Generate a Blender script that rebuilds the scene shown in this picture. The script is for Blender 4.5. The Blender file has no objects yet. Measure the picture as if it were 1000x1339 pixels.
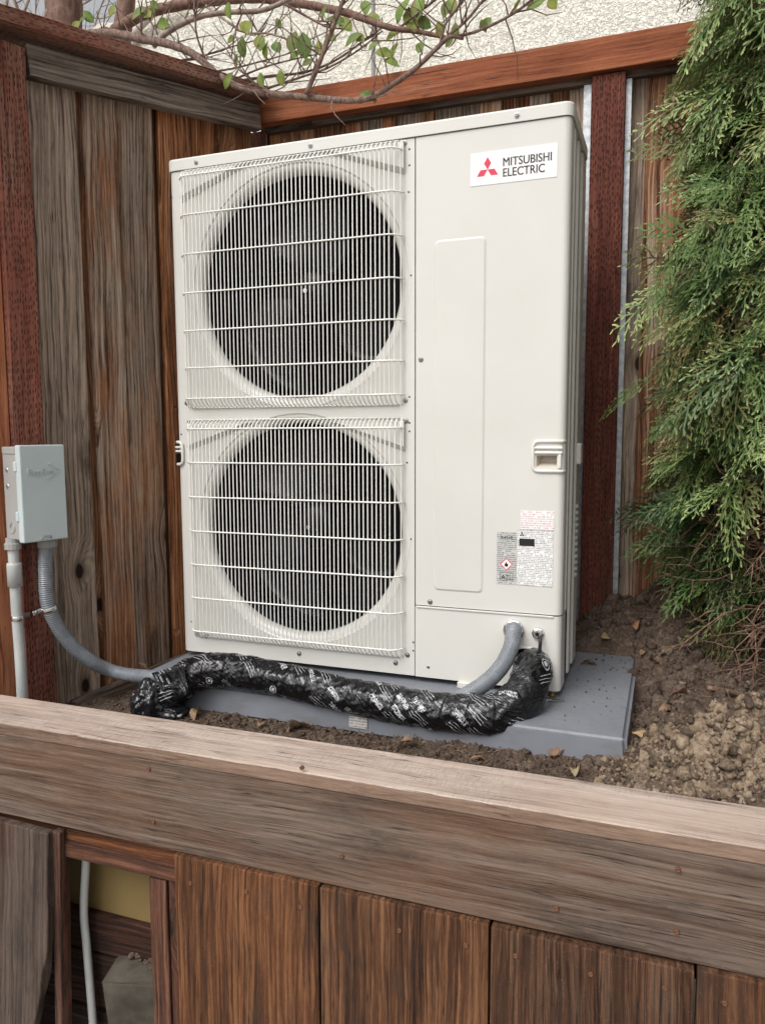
import bpy, bmesh, math, random
import numpy as np
from mathutils import Vector, Matrix, Euler, noise as mnoise

R = math.radians
rng = random.Random(7)
nrg = np.random.default_rng(11)
sc = bpy.context.scene
col = sc.collection

# ------------------------------------------------------------------ camera
CAM = Vector((1.2711, -1.7988, 0.6124))
ROT = Euler((1.4675, 0.0038, 0.35470), 'XYZ')
FPX = 1004.0
cd = bpy.data.cameras.new('camera')
cam = bpy.data.objects.new('camera', cd)
col.objects.link(cam)
cam.location = CAM
cam.rotation_euler = ROT
cd.sensor_fit = 'VERTICAL'
cd.sensor_height = 36.0
cd.lens = 36.0 * FPX / 1339.0
cd.clip_start = 0.02
cd.clip_end = 500
sc.camera = cam

# ------------------------------------------------------------------ world, sun, exposure
SUN_EL, SUN_AZ = 50.0, 200.0            # degrees; azimuth clockwise from +y
w = bpy.data.worlds.new('World')
sc.world = w
w.use_nodes = True
wn = w.node_tree
for n in list(wn.nodes):
    wn.nodes.remove(n)
sky = wn.nodes.new('ShaderNodeTexSky')
sky.sky_type = 'NISHITA'
sky.sun_disc = False
sky.sun_elevation = R(SUN_EL)
sky.sun_rotation = R(SUN_AZ)
sky.dust_density = 5.5
sky.air_density = 1.0
hs = wn.nodes.new('ShaderNodeHueSaturation')
hs.inputs['Saturation'].default_value = 0.13
bgn = wn.nodes.new('ShaderNodeBackground')
bgn.inputs['Strength'].default_value = 0.15
wo = wn.nodes.new('ShaderNodeOutputWorld')
wn.links.new(sky.outputs[0], hs.inputs['Color'])
wn.links.new(hs.outputs[0], bgn.inputs['Color'])
wn.links.new(bgn.outputs[0], wo.inputs['Surface'])

sd = bpy.data.lights.new('sun', 'SUN')
sd.energy = 1.0
sd.angle = R(40)
sd.color = (1.0, 0.975, 0.94)
sun = bpy.data.objects.new('sun', sd)
col.objects.link(sun)
sdir = Vector((math.sin(R(SUN_AZ)) * math.cos(R(SUN_EL)), math.cos(R(SUN_AZ)) * math.cos(R(SUN_EL)), math.sin(R(SUN_EL))))
sun.rotation_euler = sdir.to_track_quat('Z', 'Y').to_euler()
sun.location = (0, -2, 6)

sc.view_settings.view_transform = 'Standard'
sc.view_settings.look = 'None'
sc.view_settings.gamma = 1.0
sc.view_settings.use_curve_mapping = False
sc.view_settings.exposure = 0.30

# ------------------------------------------------------------------ measuring: a ray through a point of the photograph
MR = ROT.to_matrix()


def ray(px, py):
    return MR @ Vector(((px - 500) / FPX, -(py - 669.5) / FPX, -1.0))


def on_y(px, py, y):
    d = ray(px, py)
    return CAM + d * ((y - CAM.y) / d.y)


def on_z(px, py, z):
    d = ray(px, py)
    return CAM + d * ((z - CAM.z) / d.z)


def at_depth(px, py, dep):
    return CAM + ray(px, py) * dep


# ------------------------------------------------------------------ object helpers
WM = {}


def place(o, parent=None, M=None):
    M = M or Matrix.Identity(4)
    WM[o.name] = M
    if parent is not None:
        o.parent = parent
        o.matrix_basis = WM[parent.name].inverted() @ M
    else:
        o.matrix_basis = M


def tag(o, label=None, cat=None, group=None, kind=None):
    if label: o['label'] = label
    if cat: o['category'] = cat
    if group: o['group'] = group
    if kind: o['kind'] = kind
    return o


def thing(name, loc, label, cat, group=None):
    o = bpy.data.objects.new(name, None)
    o.empty_display_size = 0.05
    col.objects.link(o)
    place(o, None, Matrix.Translation(Vector(loc)))
    return tag(o, label, cat, group)


def link(name, me, mat=None, parent=None, M=None, color=None, smooth=False, kind=None):
    o = bpy.data.objects.new(name, me)
    col.objects.link(o)
    if mat is not None and not me.materials:
        me.materials.append(mat)
    place(o, parent, M)
    if color: o.color = color
    if smooth:
        me.polygons.foreach_set('use_smooth', [True] * len(me.polygons))
    if kind: o['kind'] = kind
    return o


def mesh(name, verts, faces, uvs=None):
    me = bpy.data.meshes.new(name)
    me.from_pydata([tuple(v) for v in verts], [], faces)
    if uvs is not None:
        ul = me.uv_layers.new(name='UVMap')
        flat = [c for f in uvs for p in f for c in p]
        ul.data.foreach_set('uv', flat)
    me.update()
    return me


def bm_mesh(name, bm):
    me = bpy.data.meshes.new(name)
    bm.normal_update()
    bm.to_mesh(me)
    bm.free()
    return me


def box_me(name, sx, sy, sz, bev=0.0, seg=1, c=(0, 0, 0)):
    bm = bmesh.new()
    bmesh.ops.create_cube(bm, size=1.0)
    bmesh.ops.scale(bm, vec=(sx, sy, sz), verts=bm.verts)
    bmesh.ops.translate(bm, vec=c, verts=bm.verts)
    if bev > 0:
        bmesh.ops.bevel(bm, geom=list(bm.edges), offset=bev, segments=seg, affect='EDGES', profile=0.5)
    return bm_mesh(name, bm)


def box_ab(name, a, b, mat, parent, bev=0.0, seg=2, color=None, smooth=False):
    a, b = Vector(a), Vector(b)
    me = box_me(name, abs(b.x - a.x), abs(b.y - a.y), abs(b.z - a.z), bev, seg)
    return link(name, me, mat, parent, Matrix.Translation((a + b) / 2), color, smooth)


def catmull(pts, n):
    P = [Vector(p) for p in pts]
    P = [P[0] * 2 - P[1]] + P + [P[-1] * 2 - P[-2]]
    out = []
    for i in range(1, len(P) - 2):
        p0, p1, p2, p3 = P[i - 1:i + 3]
        for k in range(n):
            t = k / n
            out.append(0.5 * ((2 * p1) + (p2 - p0) * t + (2 * p0 - 5 * p1 + 4 * p2 - p3) * t * t + (3 * p1 - p0 - 3 * p2 + p3) * t ** 3))
    out.append(P[-2].copy())
    return out


def lerp_list(vals, n_out):
    xs = np.linspace(0, len(vals) - 1, n_out)
    return np.interp(xs, np.arange(len(vals)), vals)


def tube_data(path, radii, sides=8, disp=None, caps=True):
    n = len(path)
    if not hasattr(radii, '__len__'):
        radii = [radii] * n
    verts, faces, uvs = [], [], []
    T = []
    for i in range(n):
        a, b = path[max(i - 1, 0)], path[min(i + 1, n - 1)]
        t = (b - a)
        T.append(t.normalized() if t.length > 1e-9 else Vector((0, 0, 1)))
    up = Vector((0, 0, 1)) if abs(T[0].z) < 0.9 else Vector((1, 0, 0))
    nx = (up - T[0] * up.dot(T[0])).normalized()
    L = [0.0]
    for i in range(1, n):
        L.append(L[-1] + (path[i] - path[i - 1]).length)
    for i in range(n):
        nx = (nx - T[i] * nx.dot(T[i])).normalized()
        ny = T[i].cross(nx)
        for k in range(sides):
            a = 2 * math.pi * k / sides
            r = radii[i]
            if disp: r += disp(L[i], a, i)
            verts.append(path[i] + (nx * math.cos(a) + ny * math.sin(a)) * r)
    for i in range(n - 1):
        for k in range(sides):
            k2 = (k + 1) % sides
            faces.append((i * sides + k, i * sides + k2, (i + 1) * sides + k2, (i + 1) * sides + k))
            u0, u1 = k / sides, (k + 1) / sides
            uvs.append(((L[i], u0), (L[i], u1), (L[i + 1], u1), (L[i + 1], u0)))
    if caps:
        faces.append(tuple(reversed(range(sides))))
        uvs.append(tuple((0, k / sides) for k in range(sides)))
        faces.append(tuple((n - 1) * sides + k for k in range(sides)))
        uvs.append(tuple((L[-1], k / sides) for k in range(sides)))
    return verts, faces, uvs


def tube_me(name, path, radii, sides=8, disp=None, caps=True):
    return mesh(name, *tube_data([Vector(p) for p in path], radii, sides, disp, caps))


def multi_tubes(name, items, sides=5):
    V, F = [], []
    for path, rad in items:
        v, f, u = tube_data([Vector(p) for p in path], rad, sides)
        o = len(V)
        V += v
        F += [tuple(i + o for i in q) for q in f]
    return mesh(name, V, F)


def lathe_me(name, prof, seg=32, axis='Y', closed=False):
    """prof: list of (r, h); revolve about axis"""
    V, F = [], []
    for (r, h) in prof:
        for k in range(seg):
            a = 2 * math.pi * k / seg
            c, s = r * math.cos(a), r * math.sin(a)
            V.append({'Y': (c, h, s), 'Z': (c, s, h), 'X': (h, c, s)}[axis])
    for i in range(len(prof) - 1):
        for k in range(seg):
            k2 = (k + 1) % seg
            F.append((i * seg + k, i * seg + k2, (i + 1) * seg + k2, (i + 1) * seg + k))
    if closed:
        F.append(tuple(range(seg)))
        F.append(tuple(reversed([(len(prof) - 1) * seg + k for k in range(seg)])))
    bm = bmesh.new()
    me = mesh(name, V, F)
    bm.from_mesh(me)
    bmesh.ops.recalc_face_normals(bm, faces=bm.faces)
    bm.to_mesh(me)
    bm.free()
    return me


def text_me(name, body, size, extrude=0.0003, offset=0.0, align='LEFT'):
    cu = bpy.data.curves.new(name, 'FONT')
    cu.body = body
    cu.size = size
    cu.extrude = extrude
    cu.offset = offset
    cu.align_x = align
    cu.resolution_u = 4
    o = bpy.data.objects.new(name + '_tmp', cu)
    col.objects.link(o)
    dg = bpy.context.evaluated_depsgraph_get()
    me = bpy.data.meshes.new_from_object(o.evaluated_get(dg))
    bpy.data.objects.remove(o)
    me.materials.clear()
    return me


def axes(X, Y, Z, loc):
    M = Matrix.Identity(4)
    for i, v in enumerate((X, Y, Z)):
        for j in range(3):
            M[j][i] = v[j]
    for j in range(3):
        M[j][3] = loc[j]
    return M


# ------------------------------------------------------------------ material helpers
class NT:
    def __init__(self, name, rough=0.6, spec=0.35, metal=0.0):
        self.mat = bpy.data.materials.new(name)
        self.mat.use_nodes = True
        self.t = self.mat.node_tree
        self.b = self.t.nodes['Principled BSDF']
        self.b.inputs['Roughness'].default_value = rough
        self.b.inputs['Specular IOR Level'].default_value = spec
        self.b.inputs['Metallic'].default_value = metal

    def set(self, sock, v):
        if hasattr(v, 'links') or isinstance(v, bpy.types.NodeSocket):
            self.t.links.new(v, sock)
        else:
            try:
                sock.default_value = v
            except Exception:
                sock.default_value = tuple(v) + (1.0,) if len(v) == 3 else v

    def n(self, typ, ins=None, **kw):
        nd = self.t.nodes.new(typ)
        for k, v in kw.items():
            setattr(nd, k, v)
        for k, v in (ins or {}).items():
            self.set(nd.inputs[k], v)
        return nd

    def m(self, op, a, b=0.0, c=0.0, clamp=False):
        nd = self.n('ShaderNodeMath', operation=op, use_clamp=clamp)
        for i, v in enumerate((a, b, c)):
            self.set(nd.inputs[i], v)
        return nd.outputs[0]

    def vm(self, op, a, b=(0, 0, 0)):
        nd = self.n('ShaderNodeVectorMath', operation=op)
        self.set(nd.inputs[0], a)
        self.set(nd.inputs[1], b)
        return nd.outputs[0]

    def mix(self, f, a, b, mode='MIX'):
        nd = self.n('ShaderNodeMix', data_type='RGBA', blend_type=mode)
        self.set(nd.inputs[0], f)
        for i, v in ((6, a), (7, b)):
            if isinstance(v, tuple) and len(v) == 3: v = v + (1.0,)
            self.set(nd.inputs[i], v)
        return nd.outputs[2]

    def noise(self, vec, scale=1.0, detail=3.0, rough=0.55, dist=0.0):
        nd = self.n('ShaderNodeTexNoise', {'Vector': vec, 'Scale': scale, 'Detail': detail, 'Roughness': rough, 'Distortion': dist})
        return nd.outputs[0]

    def vor(self, vec, scale=1.0, feature='F1', rnd=1.0, out='Distance'):
        nd = self.n('ShaderNodeTexVoronoi', {'Vector': vec, 'Scale': scale, 'Randomness': rnd}, feature=feature)
        return nd.outputs[out]

    def ss(self, x, a, b, lo=0.0, hi=1.0):
        nd = self.n('ShaderNodeMapRange', {0: x, 1: a, 2: b, 3: lo, 4: hi}, interpolation_type='SMOOTHSTEP')
        return nd.outputs[0]

    def xyz(self, v):
        return self.n('ShaderNodeSeparateXYZ', {0: v}).outputs

    def comb(self, x, y, z):
        return self.n('ShaderNodeCombineXYZ', {0: x, 1: y, 2: z}).outputs[0]

    def obj(self):
        return self.n('ShaderNodeTexCoord').outputs['Object']

    def uv(self):
        return self.n('ShaderNodeTexCoord').outputs['UV']

    def info(self):
        return self.n('ShaderNodeObjectInfo').outputs

    def ramp(self, f, stops):
        nd = self.n('ShaderNodeValToRGB', {0: f})
        cr = nd.color_ramp
        while len(cr.elements) < len(stops):
            cr.elements.new(0.5)
        for e, (p, c) in zip(cr.elements, stops):
            e.position = p
            e.color = tuple(c) + (1.0,) if len(c) == 3 else c
        return nd.outputs[0]

    def bump(self, h, strength=0.4, dist=0.002, normal=None):
        ins = {'Strength': strength, 'Distance': dist, 'Height': h}
        nd = self.n('ShaderNodeBump', ins)
        if normal is not None: self.set(nd.inputs['Normal'], normal)
        self.t.links.new(nd.outputs[0], self.b.inputs['Normal'])
        return nd.outputs[0]

    def color(self, c):
        if isinstance(c, tuple) and len(c) == 3: c = c + (1.0,)
        self.set(self.b.inputs['Base Color'], c)


def wood(name, dark, mid, light, grey_d, grey_l, incise=False, ring=1.0, bump=0.5, knots=True, pale=False, stain=1.0):
    """grain runs along the board's own z; object colour tints, object alpha = how weathered"""
    t = NT(name, rough=0.8, spec=0.2)
    i = t.info()
    rnd = i['Random']
    off = t.comb(t.m('MULTIPLY', rnd, 37.1), t.m('MULTIPLY', rnd, 11.7), t.m('MULTIPLY', rnd, 53.3))
    o = t.obj()
    p = t.vm('ADD', o, off)
    x, y, z = t.xyz(p)
    # knots: sparse cells in the board's face
    kn = t.n('ShaderNodeTexVoronoi', {'Vector': t.comb(t.m('MULTIPLY', x, 6.0), t.m('MULTIPLY', z, 3.4), 0.0), 'Scale': 1.0, 'Randomness': 0.9}, voronoi_dimensions='2D')
    kd = kn.outputs['Distance']
    ksel = t.ss(t.xyz(kn.outputs['Color'])[0], 0.80, 0.81)
    knear = t.m('MULTIPLY', t.ss(kd, 0.40, 0.02), ksel)
    wx = t.m('ADD', x, t.m('MULTIPLY', t.m('SUBTRACT', t.noise(t.vm('MULTIPLY', p, (4, 4, 1.3)), 1.0, 3.0), 0.5), 0.05))
    wx = t.m('ADD', wx, t.m('MULTIPLY', t.m('SUBTRACT', t.noise(t.vm('MULTIPLY', p, (30, 30, 9)), 1.0, 2.0), 0.5), 0.004))
    if knots: wx = t.m('ADD', wx, t.m('MULTIPLY', knear, 0.022))
    yy = t.m('MULTIPLY', y, 0.6)
    fine = t.noise(t.comb(t.m('MULTIPLY', wx, 420), t.m('MULTIPLY', yy, 420), t.m('MULTIPLY', z, 9.0)), 1.0, 5.0, 0.7)
    fib = t.noise(t.comb(t.m('MULTIPLY', wx, 900), t.m('MULTIPLY', yy, 900), t.m('MULTIPLY', z, 60.0)), 1.0, 3.0, 0.7)
    broad = t.noise(t.comb(t.m('MULTIPLY', wx, 55), t.m('MULTIPLY', yy, 55), t.m('MULTIPLY', z, 1.6)), 1.0, 5.0, 0.65)
    big = t.noise(t.vm('MULTIPLY', p, (7.0, 7.0, 1.9)), 1.0, 5.0, 0.65)
    mot = t.noise(t.vm('MULTIPLY', p, (38.0, 38.0, 11.0)), 1.0, 5.0, 0.7)
    phase = t.m('ADD', t.m('MULTIPLY', wx, 620), t.m('MULTIPLY', t.noise(t.vm('MULTIPLY', p, (5, 5, 0.9)), 1.0, 3.0), 45))
    if knots: phase = t.m('ADD', phase, t.m('MULTIPLY', knear, 20))
    saw = t.m('FRACT', t.m('DIVIDE', t.m('ADD', t.m('MULTIPLY', wx, 480), t.m('MULTIPLY', t.noise(t.vm('MULTIPLY', p, (3.2, 3.2, 0.55)), 1.0, 2.0), 60)), 6.2832))
    late = t.m('MULTIPLY', t.ss(saw, 0.45, 0.9), t.ss(saw, 1.0, 0.94))
    late = t.m('MULTIPLY', late, t.ss(big, 0.36, 0.52))
    cath = t.m('MULTIPLY_ADD', t.m('SINE', phase), 0.5, 0.5)
    cath = t.m('MULTIPLY', cath, t.ss(broad, 0.30, 0.62))
    g = t.m('ADD', t.m('MULTIPLY', broad, 0.62), t.m('ADD', t.m('MULTIPLY', fine, 0.62), t.m('MULTIPLY', cath, 0.13 * ring)))
    g = t.m('ADD', g, t.m('ADD', t.m('MULTIPLY', fib, 0.26), t.m('MULTIPLY', mot, 0.22)))
    g = t.m('SUBTRACT', g, t.m('MULTIPLY', late, 0.15 * ring))
    g = t.m('SUBTRACT', g, 0.395 + 0.015 * ring)
    c = t.ramp(g, [(0.24, dark), (0.46, mid), (0.70, light)])
    c = t.mix(0.9, c, i['Color'], 'MULTIPLY')
    gr = t.ramp(t.m('ADD', g, 0.02), [(0.24, grey_d), (0.68, grey_l)])
    wm = t.m('ADD', t.m('ADD', big, t.m('MULTIPLY', t.m('SUBTRACT', broad, 0.5), 0.7)), t.m('ADD', t.m('MULTIPLY', t.m('SUBTRACT', fine, 0.5), 0.35), t.m('SUBTRACT', i['Alpha'], 0.5)))
    c = t.mix(t.ss(wm, 0.36, 0.66), c, gr)
    # dark stain blotches with ragged edges
    st = t.noise(t.vm('MULTIPLY', p, (9.0, 9.0, 2.4)), 1.0, 6.0, 0.7)
    st = t.m('ADD', st, t.m('MULTIPLY', t.m('SUBTRACT', fine, 0.5), 0.3))
    c = t.mix(t.ss(st, 0.52, 0.74, 0.0, 0.78 * stain), c, (0.030, 0.023, 0.019))
    # splits along the grain
    cr = t.noise(t.comb(t.m('MULTIPLY', wx, 95), t.m('MULTIPLY', yy, 95), t.m('MULTIPLY', z, 1.7)), 1.0, 3.0, 0.5)
    crack = t.m('MULTIPLY', t.ss(t.m('ABSOLUTE', t.m('SUBTRACT', cr, 0.5)), 0.015, 0.0), t.ss(big, 0.40, 0.54))
    c = t.mix(t.m('MULTIPLY', crack, 0.8), c, (0.012, 0.010, 0.009))
    if knots:
        kr = t.m('MULTIPLY', t.ss(kd, 0.17, 0.07), ksel)
        kc = t.m('MULTIPLY', t.ss(t.m('ADD', kd, t.m('MULTIPLY', t.m('SUBTRACT', mot, 0.5), 0.05)), 0.085, 0.05), ksel)
        c = t.mix(t.m('MULTIPLY', kr, 0.5), c, (0.06, 0.028, 0.016))
        c = t.mix(kc, c, (0.018, 0.011, 0.008))
    # pale scuffs and dust specks
    sp = t.noise(p, 420, 2.0, 0.5)
    c = t.mix(t.ss(sp, 0.69, 0.76, 0.0, 0.28), c, (0.40, 0.35, 0.30))
    h = t.m('ADD', t.m('MULTIPLY', fine, 0.9), t.m('ADD', t.m('MULTIPLY', fib, 0.35), t.m('MULTIPLY', broad, 0.5)))
    h = t.m('SUBTRACT', h, t.m('MULTIPLY', crack, 1.2))
    if incise:
        xy = t.m('ADD', x, y)
        u = t.m('DIVIDE', xy, 0.0068)
        colr = t.n('ShaderNodeTexWhiteNoise', {'Vector': t.comb(t.m('FLOOR', u), 3.0, 1.0)}, noise_dimensions='3D').outputs['Value']
        v = t.m('ADD', t.m('DIVIDE', z, 0.019), t.m('MULTIPLY', colr, 5.0))
        cellr = t.n('ShaderNodeTexWhiteNoise', {'Vector': t.comb(t.m('FLOOR', u), t.m('FLOOR', v), 7.0)}, noise_dimensions='3D').outputs['Value']
        du = t.m('ABSOLUTE', t.m('SUBTRACT', t.m('ADD', t.m('FRACT', u), t.m('MULTIPLY', t.m('SUBTRACT', cellr, 0.5), 0.5)), 0.5))
        dv = t.m('ABSOLUTE', t.m('SUBTRACT', t.m('ADD', t.m('FRACT', v), t.m('MULTIPLY', t.m('SUBTRACT', t.m('FRACT', t.m('MULTIPLY', cellr, 17.0)), 0.5), 0.35)), 0.5))
        inc = t.m('MULTIPLY', t.ss(du, 0.27, 0.14), t.ss(dv, t.m('ADD', 0.26, t.m('MULTIPLY', cellr, 0.18)), 0.16))
        inc = t.m('MULTIPLY', inc, t.ss(t.m('ADD', cellr, t.m('MULTIPLY', t.m('SUBTRACT', mot, 0.5), 0.8)), 0.05, 0.3))
        c = t.mix(t.m('MULTIPLY', inc, t.m('MULTIPLY_ADD', cellr, 0.45, 0.38)), c, (0.018, 0.009, 0.008))
        h = t.m('SUBTRACT', h, t.m('MULTIPLY', inc, 2.2))
    if pale:
        sc_ = t.noise(t.comb(t.m('MULTIPLY', x, 45), t.m('MULTIPLY', y, 45), t.m('MULTIPLY', z, 330)), 1.0, 4.0, 0.65)
        c = t.mix(t.m('MULTIPLY', t.ss(sc_, 0.46, 0.66, 0.0, 0.38), t.ss(big, 0.42, 0.58)), c, (0.20, 0.135, 0.10))
        h = t.m('ADD', h, t.m('MULTIPLY', sc_, 0.35))
        # only the weathered upper face is bleached; the edge keeps its brown
        oy = t.xyz(o)[1]
        edge = t.ss(t.m('ADD', oy, t.m('MULTIPLY', t.m('SUBTRACT', mot, 0.5), 0.006)), 0.0125, 0.0105)
        c = t.mix(t.m('MULTIPLY', edge, 0.8), c, t.ramp(g, [(0.24, (0.055, 0.028, 0.018)), (0.68, (0.26, 0.155, 0.10))]))
    t.color(c)
    t.bump(h, bump, 0.0016)
    return t.mat


M = {}
M['fence'] = wood('weathered_redwood', (0.062, 0.032, 0.020), (0.30, 0.15, 0.078), (0.56, 0.35, 0.205), (0.070, 0.047, 0.035), (0.47, 0.36, 0.275))
M['post'] = wood('incised_lumber', (0.09, 0.030, 0.020), (0.20, 0.070, 0.046), (0.33, 0.14, 0.09), (0.12, 0.06, 0.042), (0.28, 0.15, 0.105), incise=True, ring=0.3, bump=0.7, knots=False, stain=0.6)
M['redboard'] = wood('stained_redwood', (0.11, 0.032, 0.015), (0.25, 0.078, 0.035), (0.38, 0.15, 0.072), (0.15, 0.065, 0.04), (0.32, 0.16, 0.10), ring=0.4, bump=0.5, stain=0.5, knots=False)
M['greyrail'] = wood('grey_weathered_lumber', (0.045, 0.034, 0.027), (0.165, 0.128, 0.10), (0.31, 0.25, 0.20), (0.045, 0.036, 0.030), (0.27, 0.215, 0.175), ring=1.2)
M['face'] = wood('brown_planter_lumber', (0.050, 0.028, 0.019), (0.130, 0.076, 0.049), (0.225, 0.142, 0.096), (0.056, 0.040, 0.032), (0.205, 0.150, 0.116), ring=0.45, bump=0.45, knots=False)
M['plank'] = wood('red_brown_plank', (0.016, 0.008, 0.005), (0.078, 0.035, 0.017), (0.20, 0.10, 0.050), (0.026, 0.017, 0.012), (0.125, 0.075, 0.050), ring=0.7, bump=0.7, knots=False, stain=1.25)
M['cap'] = wood('bleached_cap_board', (0.27, 0.19, 0.145), (0.43, 0.335, 0.275), (0.58, 0.485, 0.42), (0.30, 0.225, 0.185), (0.54, 0.46, 0.40), ring=0.3, bump=0.6, pale=True, knots=False, stain=0.35)
M['darkwood'] = wood('dark_brown_lumber', (0.014, 0.008, 0.006), (0.060, 0.029, 0.019), (0.13, 0.066, 0.044), (0.03, 0.022, 0.018), (0.12, 0.088, 0.07), ring=0.8)  # dark brown lumber; each board's tint sets its tone


def simple(name, c, rough=0.5, spec=0.4, metal=0.0, var=0.0, bump=0.0, bscale=60.0, vscale=4.0):
    t = NT(name, rough, spec, metal)
    if var or bump:
        p = t.obj()
        if var:
            n = t.noise(p, vscale, 5.0, 0.6)
            t.color(t.mix(t.ss(n, 0.3, 0.7), tuple(v * (1 - var) for v in c), tuple(min(1, v * (1 + var)) for v in c)))
        else:
            t.color(c)
        if bump: t.bump(t.noise(p, bscale, 4.0), bump, 0.002)
    else:
        t.color(c)
    return t.mat


def painted():
    t = NT('ivory_painted_steel', 0.42, 0.4)
    p = t.obj()
    n = t.noise(p, 3.5, 5, 0.6)
    c = t.mix(t.ss(n, 0.3, 0.75), (0.575, 0.560, 0.520), (0.61, 0.595, 0.555))
    d = t.noise(t.vm('MULTIPLY', p, (60, 60, 8)), 1.0, 5, 0.7)
    c = t.mix(t.ss(d, 0.64, 0.8, 0, 0.25), c, (0.46, 0.43, 0.375))
    t.color(c)
    t.bump(t.noise(p, 900, 2.0), 0.05, 0.0005)
    return t.mat


M['paint'] = painted()
M['wire'] = simple('ivory_coated_wire', (0.76, 0.75, 0.705), 0.4, 0.4)
M['handle'] = simple('ivory_plastic', (0.66, 0.645, 0.60), 0.35, 0.45)
M['bell'] = simple('ivory_plastic_shroud', (0.63, 0.615, 0.57), 0.24, 0.5, var=0.05)
M['fan'] = simple('dark_grey_fan_plastic', (0.0045, 0.005, 0.0062), 0.40, 0.2, var=0.15)
M['dark'] = simple('black_interior', (0.008, 0.008, 0.009), 0.7, 0.2)
M['metal'] = simple('zinc_plated_steel', (0.68, 0.68, 0.67), 0.25, 0.5, 1.0, var=0.1, vscale=90)
M['screwdark'] = simple('dull_screw_steel', (0.30, 0.30, 0.29), 0.4, 0.5, 1.0)
M['galv'] = simple('galvanised_steel', (0.36, 0.37, 0.38), 0.45, 0.5, 0.85, var=0.25, vscale=60, bump=0.1, bscale=200)
M['rust'] = simple('rusty_screw', (0.16, 0.07, 0.04), 0.6, 0.4, 0.4)
M['brass'] = simple('brass', (0.45, 0.30, 0.10), 0.35, 0.5, 1.0)
M['black'] = simple('black_ink', (0.015, 0.015, 0.017), 0.5, 0.3)
M['greyink'] = simple('grey_ink', (0.10, 0.10, 0.11), 0.5, 0.3)
M['red'] = simple('red_ink', (0.62, 0.035, 0.075), 0.45, 0.35)
M['sticker'] = simple('white_sticker', (0.74, 0.73, 0.715), 0.4, 0.4)
M['hole'] = simple('hole_shade_black', (0.004, 0.004, 0.004), 0.9, 0.1)  # flat black that paints the shade inside small recesses
M['box'] = simple('grey_painted_box', (0.47, 0.535, 0.54), 0.42, 0.4, var=0.04, bump=0.03, bscale=300)
M['boxback'] = simple('grey_painted_box_back', (0.335, 0.33, 0.315), 0.5, 0.35, var=0.05)
M['gutter'] = simple('pale_painted_trim', (0.58, 0.52, 0.46), 0.6, 0.3, var=0.1)


def pad_mat():
    t = NT('grey_pad_plastic', 0.46, 0.4)
    p = t.obj()
    n = t.noise(p, 5, 6, 0.65)
    c = t.mix(t.ss(n, 0.3, 0.7), (0.168, 0.178, 0.20), (0.208, 0.218, 0.242))
    s = t.noise(p, 55, 6, 0.7)
    up = t.xyz(t.n('ShaderNodeNewGeometry').outputs['Normal'])[2]
    c = t.mix(t.m('MULTIPLY', t.ss(s, 0.57, 0.72, 0, 0.5), t.ss(up, 0.5, 0.9)), c, (0.12, 0.095, 0.075))
    s2 = t.noise(p, 260, 3, 0.5)
    c = t.mix(t.m('MULTIPLY', t.ss(s2, 0.69, 0.73, 0, 0.9), t.ss(up, 0.5, 0.9)), c, (0.05, 0.038, 0.03))
    d = t.noise(t.vm('MULTIPLY', p, (9, 9, 30)), 1.0, 4, 0.6)
    c = t.mix(t.m('MULTIPLY', t.ss(d, 0.5, 0.75, 0, 0.4), t.ss(up, 0.5, 0.1)), c, (0.11, 0.09, 0.075))
    t.color(c)
    t.set(t.b.inputs['Roughness'], t.ss(s, 0.4, 0.7, 0.38, 0.62))
    t.bump(t.noise(p, 320, 3), 0.12, 0.001)
    return t.mat


M['pad'] = pad_mat()


def conduit_mat():
    t = NT('grey_ribbed_conduit', 0.27, 0.55)
    u = t.xyz(t.uv())[0]
    r = t.m('SINE', t.m('MULTIPLY', u, 2 * math.pi / 0.0052))
    n = t.noise(t.obj(), 40, 4)
    t.color(t.mix(t.ss(n, 0.35, 0.7), (0.165, 0.18, 0.20), (0.215, 0.23, 0.25)))
    t.bump(r, 0.55, 0.0012)
    return t.mat


M['conduit'] = conduit_mat()


def pvc_mat():
    t = NT('grey_white_pvc', 0.45, 0.4)
    p = t.obj()
    n = t.noise(t.vm('MULTIPLY', p, (30, 30, 9)), 1.0, 5, 0.65)
    c = t.mix(t.ss(n, 0.35, 0.7), (0.50, 0.51, 0.50), (0.38, 0.39, 0.38))
    d = t.noise(t.vm('MULTIPLY', p, (90, 90, 40)), 1.0, 3, 0.6)
    c = t.mix(t.ss(d, 0.66, 0.72, 0, 0.6), c, (0.20, 0.18, 0.15))
    t.color(c)
    return t.mat


M['pvc'] = pvc_mat()


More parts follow.
